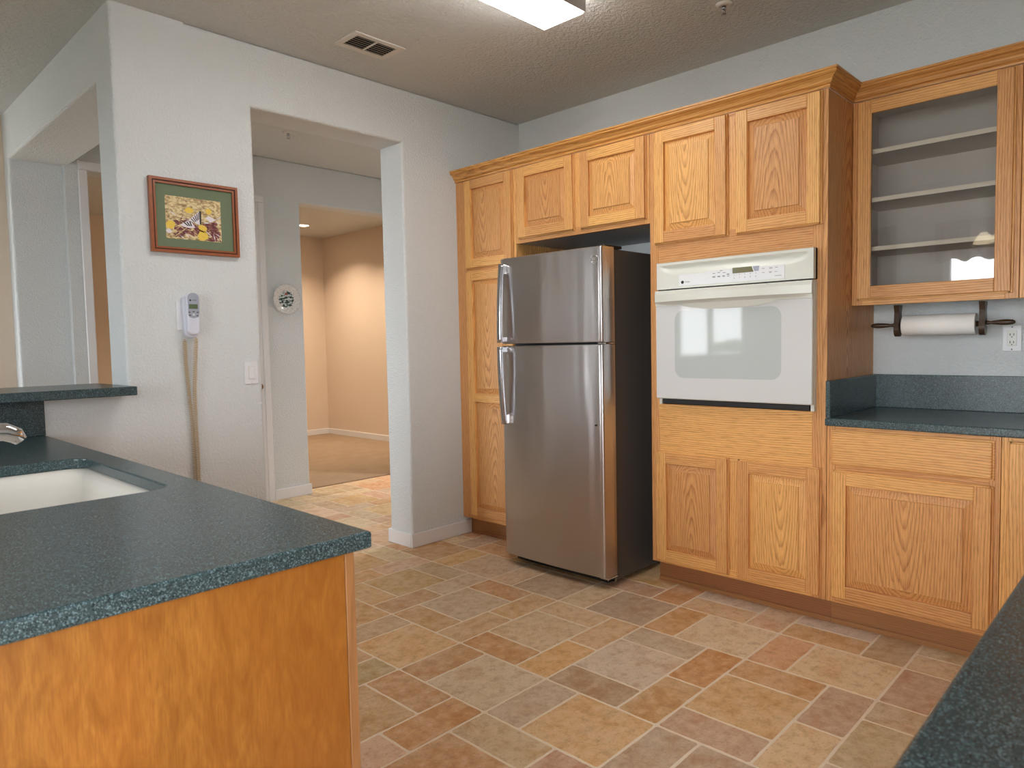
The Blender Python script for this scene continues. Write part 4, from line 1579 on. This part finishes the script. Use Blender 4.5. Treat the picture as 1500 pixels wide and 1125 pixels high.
vt = thing('ceiling_vent', 'white rectangular air vent on the kitchen ceiling near the doorway wall', 'vent', (-1.514, -0.380, HC))
VX0, VX1, VY0, VY1 = -1.667, -1.361, -0.480, -0.284
mb = MB()
b_ = 0.034
zz = HC - 0.006
for (x0, x1, y0, y1) in ((VX0, VX1, VY0, VY0 + b_), (VX0, VX1, VY1 - b_, VY1), (VX0, VX0 + b_, VY0 + b_, VY1 - b_), (VX1 - b_, VX1, VY0 + b_, VY1 - b_), (-1.519, -1.509, VY0 + b_, VY1 - b_)):
    mb.box((x0, y0, zz), (x1, y1, HC - 0.0003), 0.0015)
mb.build('frame', M['vent'], vt)
mb = MB()
mb.box((VX0 + .02, VY0 + .02, HC - 0.0012), (VX1 - .02, VY1 - .02, HC - 0.0002))  # thin black sheet standing in for the shade inside the duct
mb.build('duct_shade_sheet', M['duct_shade'], vt)
for k in range(6):
    y = VY0 + b_ + 0.013 + k * 0.0205
    for (x0, x1) in ((VX0 + b_, -1.519), (-1.509, VX1 - b_)):
        mb = MB()
        mb.prism([(y - 0.0065, HC - 0.0065), (y - 0.0045, HC - 0.0065), (y + 0.0065, HC - 0.0015), (y + 0.0045, HC - 0.0015)], 'x', x0, x1)
        mb.build('slat', M['vent'], vt)

# recessed lamps in the carpeted room, plus an added one in the hall
def recessed(label, x, y, power, tone=(1.0, 0.80, 0.60)):
    r_ = thing('recessed_light', label, 'recessed light', (x, y, HC), 'recessed ceiling lights beyond the doorway')
    m = MB()
    m.lathe([(0.095, -0.0005), (0.095, -0.005), (0.075, -0.008), (0.072, -0.001)], (x, y, HC), 'z', 32)
    m.build('trim_ring', M['white'], r_)
    m = MB()
    m.lathe([(0.072, -0.0015), (0.072, -0.003)], (x, y, HC), 'z', 32, smooth=False)
    m.build('lamp', M['can'], r_)
    ld = bpy.data.lights.new('recessed_lamp', 'AREA')
    ld.shape = 'DISK'
    ld.size = 0.13
    ld.energy = power
    ld.color = tone
    ld.spread = math.radians(125)
    lo = bpy.data.objects.new('recessed_lamp', ld)
    COL.objects.link(lo)
    lo.parent = r_
    lo.location = (0, 0, -0.012)
recessed('glowing recessed ceiling light in the warm carpeted room', 0.97, 4.66, 12)
recessed('recessed ceiling light nearer the right wall of the warm carpeted room', 1.25, 3.4, 10)
recessed('added unseen fill light in the hall ceiling, hidden behind the kitchen wall', 0.9, 1.1, 13, (1.0, 0.93, 0.93))  # added lamp, out of view, only to brighten the hall
recessed('recessed ceiling light at the left of the warm carpeted room', -0.9, 3.0, 10)

# ------------------------------------------------------------------ behind the camera: what the glass and steel reflect
t = NT('patterned_valance')
n_ = t.noise(t.mapv(t.obj(), (40, 40, 30)), 1.0, 3.0)
M['valance'] = t.set(t.ramp(n_, [(0.35, lin(120, 104, 92)), (0.5, lin(186, 172, 156)), (0.7, lin(150, 132, 116))]), 0.9)
def drape(name, label, y0, y1, z0, z1, x, amp=0.025):
    m = MB()
    n = int((y1 - y0) / 0.016)
    a, b = [], []
    for k in range(n + 1):
        y = y0 + (y1 - y0) * k / n
        xx = x + amp * math.sin(k * 0.9) + amp * .4 * math.sin(k * 2.3)
        a.append((xx, y, z1)); b.append((xx + 0.4 * amp * math.sin(k * .7), y, z0 + 0.02 * math.sin(k * .5)))
    vs = a + b + [(p[0] + .004, p[1], p[2]) for p in a + b]
    N = n + 1
    fs = []
    for k in range(n):
        fs += [(k, k + 1, N + k + 1, N + k), (2 * N + k, 3 * N + k, 3 * N + k + 1, 2 * N + k + 1), (N + k, N + k + 1, 3 * N + k + 1, 3 * N + k), (k, 2 * N + k, 2 * N + k + 1, k + 1)]
    m.add(vs, fs, smooth=True)
    tag(m.build(name, M['valance'], recalc=False), label, 'curtain')
drape('window_valance', 'ruffled brown patterned valance above the dining window', -4.6, -1.56, 1.99, 2.38, WX + 0.06)
drape('curtain', 'narrow brown patterned curtain beside the dining window', -1.20, -0.94, 0.10, 2.40, WX + 0.06)
ch = thing('pendant_lamp', 'amber glass dining pendant lamp hanging before the dining window', 'pendant lamp', (-4.5, -2.35, HC))
mb = MB()
mb.lathe([(0.055, 0), (0.055, -0.02), (0.012, -0.03), (0.008, -0.03), (0.008, -0.62), (0.03, -0.66), (0.03, -0.72), (0.006, -0.75)], (-4.5, -2.35, HC - 0.0005), 'z', 16)
for k in range(5):
    a = 2 * PI * k / 5 + 0.3
    dx, dy = math.cos(a), math.sin(a)
    mb.tube([(-4.5 + dx * q, -2.35 + dy * q, HC - zq) for q, zq in ((.02, .69), (.12, .74), (.22, .72), (.26, .66))], 0.008, 8)
mb.build('stem', M['brass'], ch)
for k in range(5):
    a = 2 * PI * k / 5 + 0.3
    mb = MB()
    mb.lathe([(0.02, 0.0), (0.05, -0.03), (0.075, -0.075), (0.085, -0.10), (0.08, -0.10), (0.045, -0.03), (0.015, -0.004)], (-4.5 + .26 * math.cos(a), -2.35 + .26 * math.sin(a), HC - .63), 'z', 20, cap=False)
    mb.build('lamp_shade', M['shade'], ch)
# garden outside the windows
mb = MB()
mb.box((-16, -16, -0.25), (WX - 0.25, 12, -0.15))
mb.box((WX - 0.25, -16, -0.25), (3, SY - 0.25, -0.15))
t = NT('patio_concrete')
lw = t.set(t.ramp(t.noise(t.pos(), 8.0, 4.0), [(0.3, lin(168, 162, 152)), (0.7, lin(196, 190, 180))]), 0.9)
struct(mb.build('ground', lw))
t = NT('leaf_green')
lg = t.set(t.ramp(t.noise(t.pos(), 14.0, 2.0), [(0.3, lin(58, 88, 40)), (0.7, lin(134, 164, 84))]), 0.6)
def shrub(label, cx, cy, r, h, seed):
    rs = random.Random(seed)
    m = MB()
    for k in range(900):
        th, v_, q = rs.uniform(0, 2 * PI), rs.uniform(0, 1), rs.uniform(.6, 1) ** .5
        c_ = Vector((cx + r * q * math.cos(th) * math.sin(PI * (.12 + .8 * v_)), cy + r * q * math.sin(th) * math.sin(PI * (.12 + .8 * v_)), -0.15 + h * v_))
        a_ = Vector((rs.uniform(-1, 1), rs.uniform(-1, 1), rs.uniform(-.6, 1))).normalized()
        b_ = a_.orthogonal().normalized() * .035
        a_ *= .085
        m.add([c_ - a_, c_ + b_, c_ + a_, c_ - b_], [(0, 1, 2, 3)])
    tag(m.build('shrub', lg, recalc=False), label, 'shrub', 'garden shrubs outside the windows')
shrub('leafy green shrub outside the small west window', -6.6, 1.1, 0.5, 1.35, 5)
shrub('leafy green shrub outside the dining window', -6.9, -2.4, 0.9, 1.5, 6)
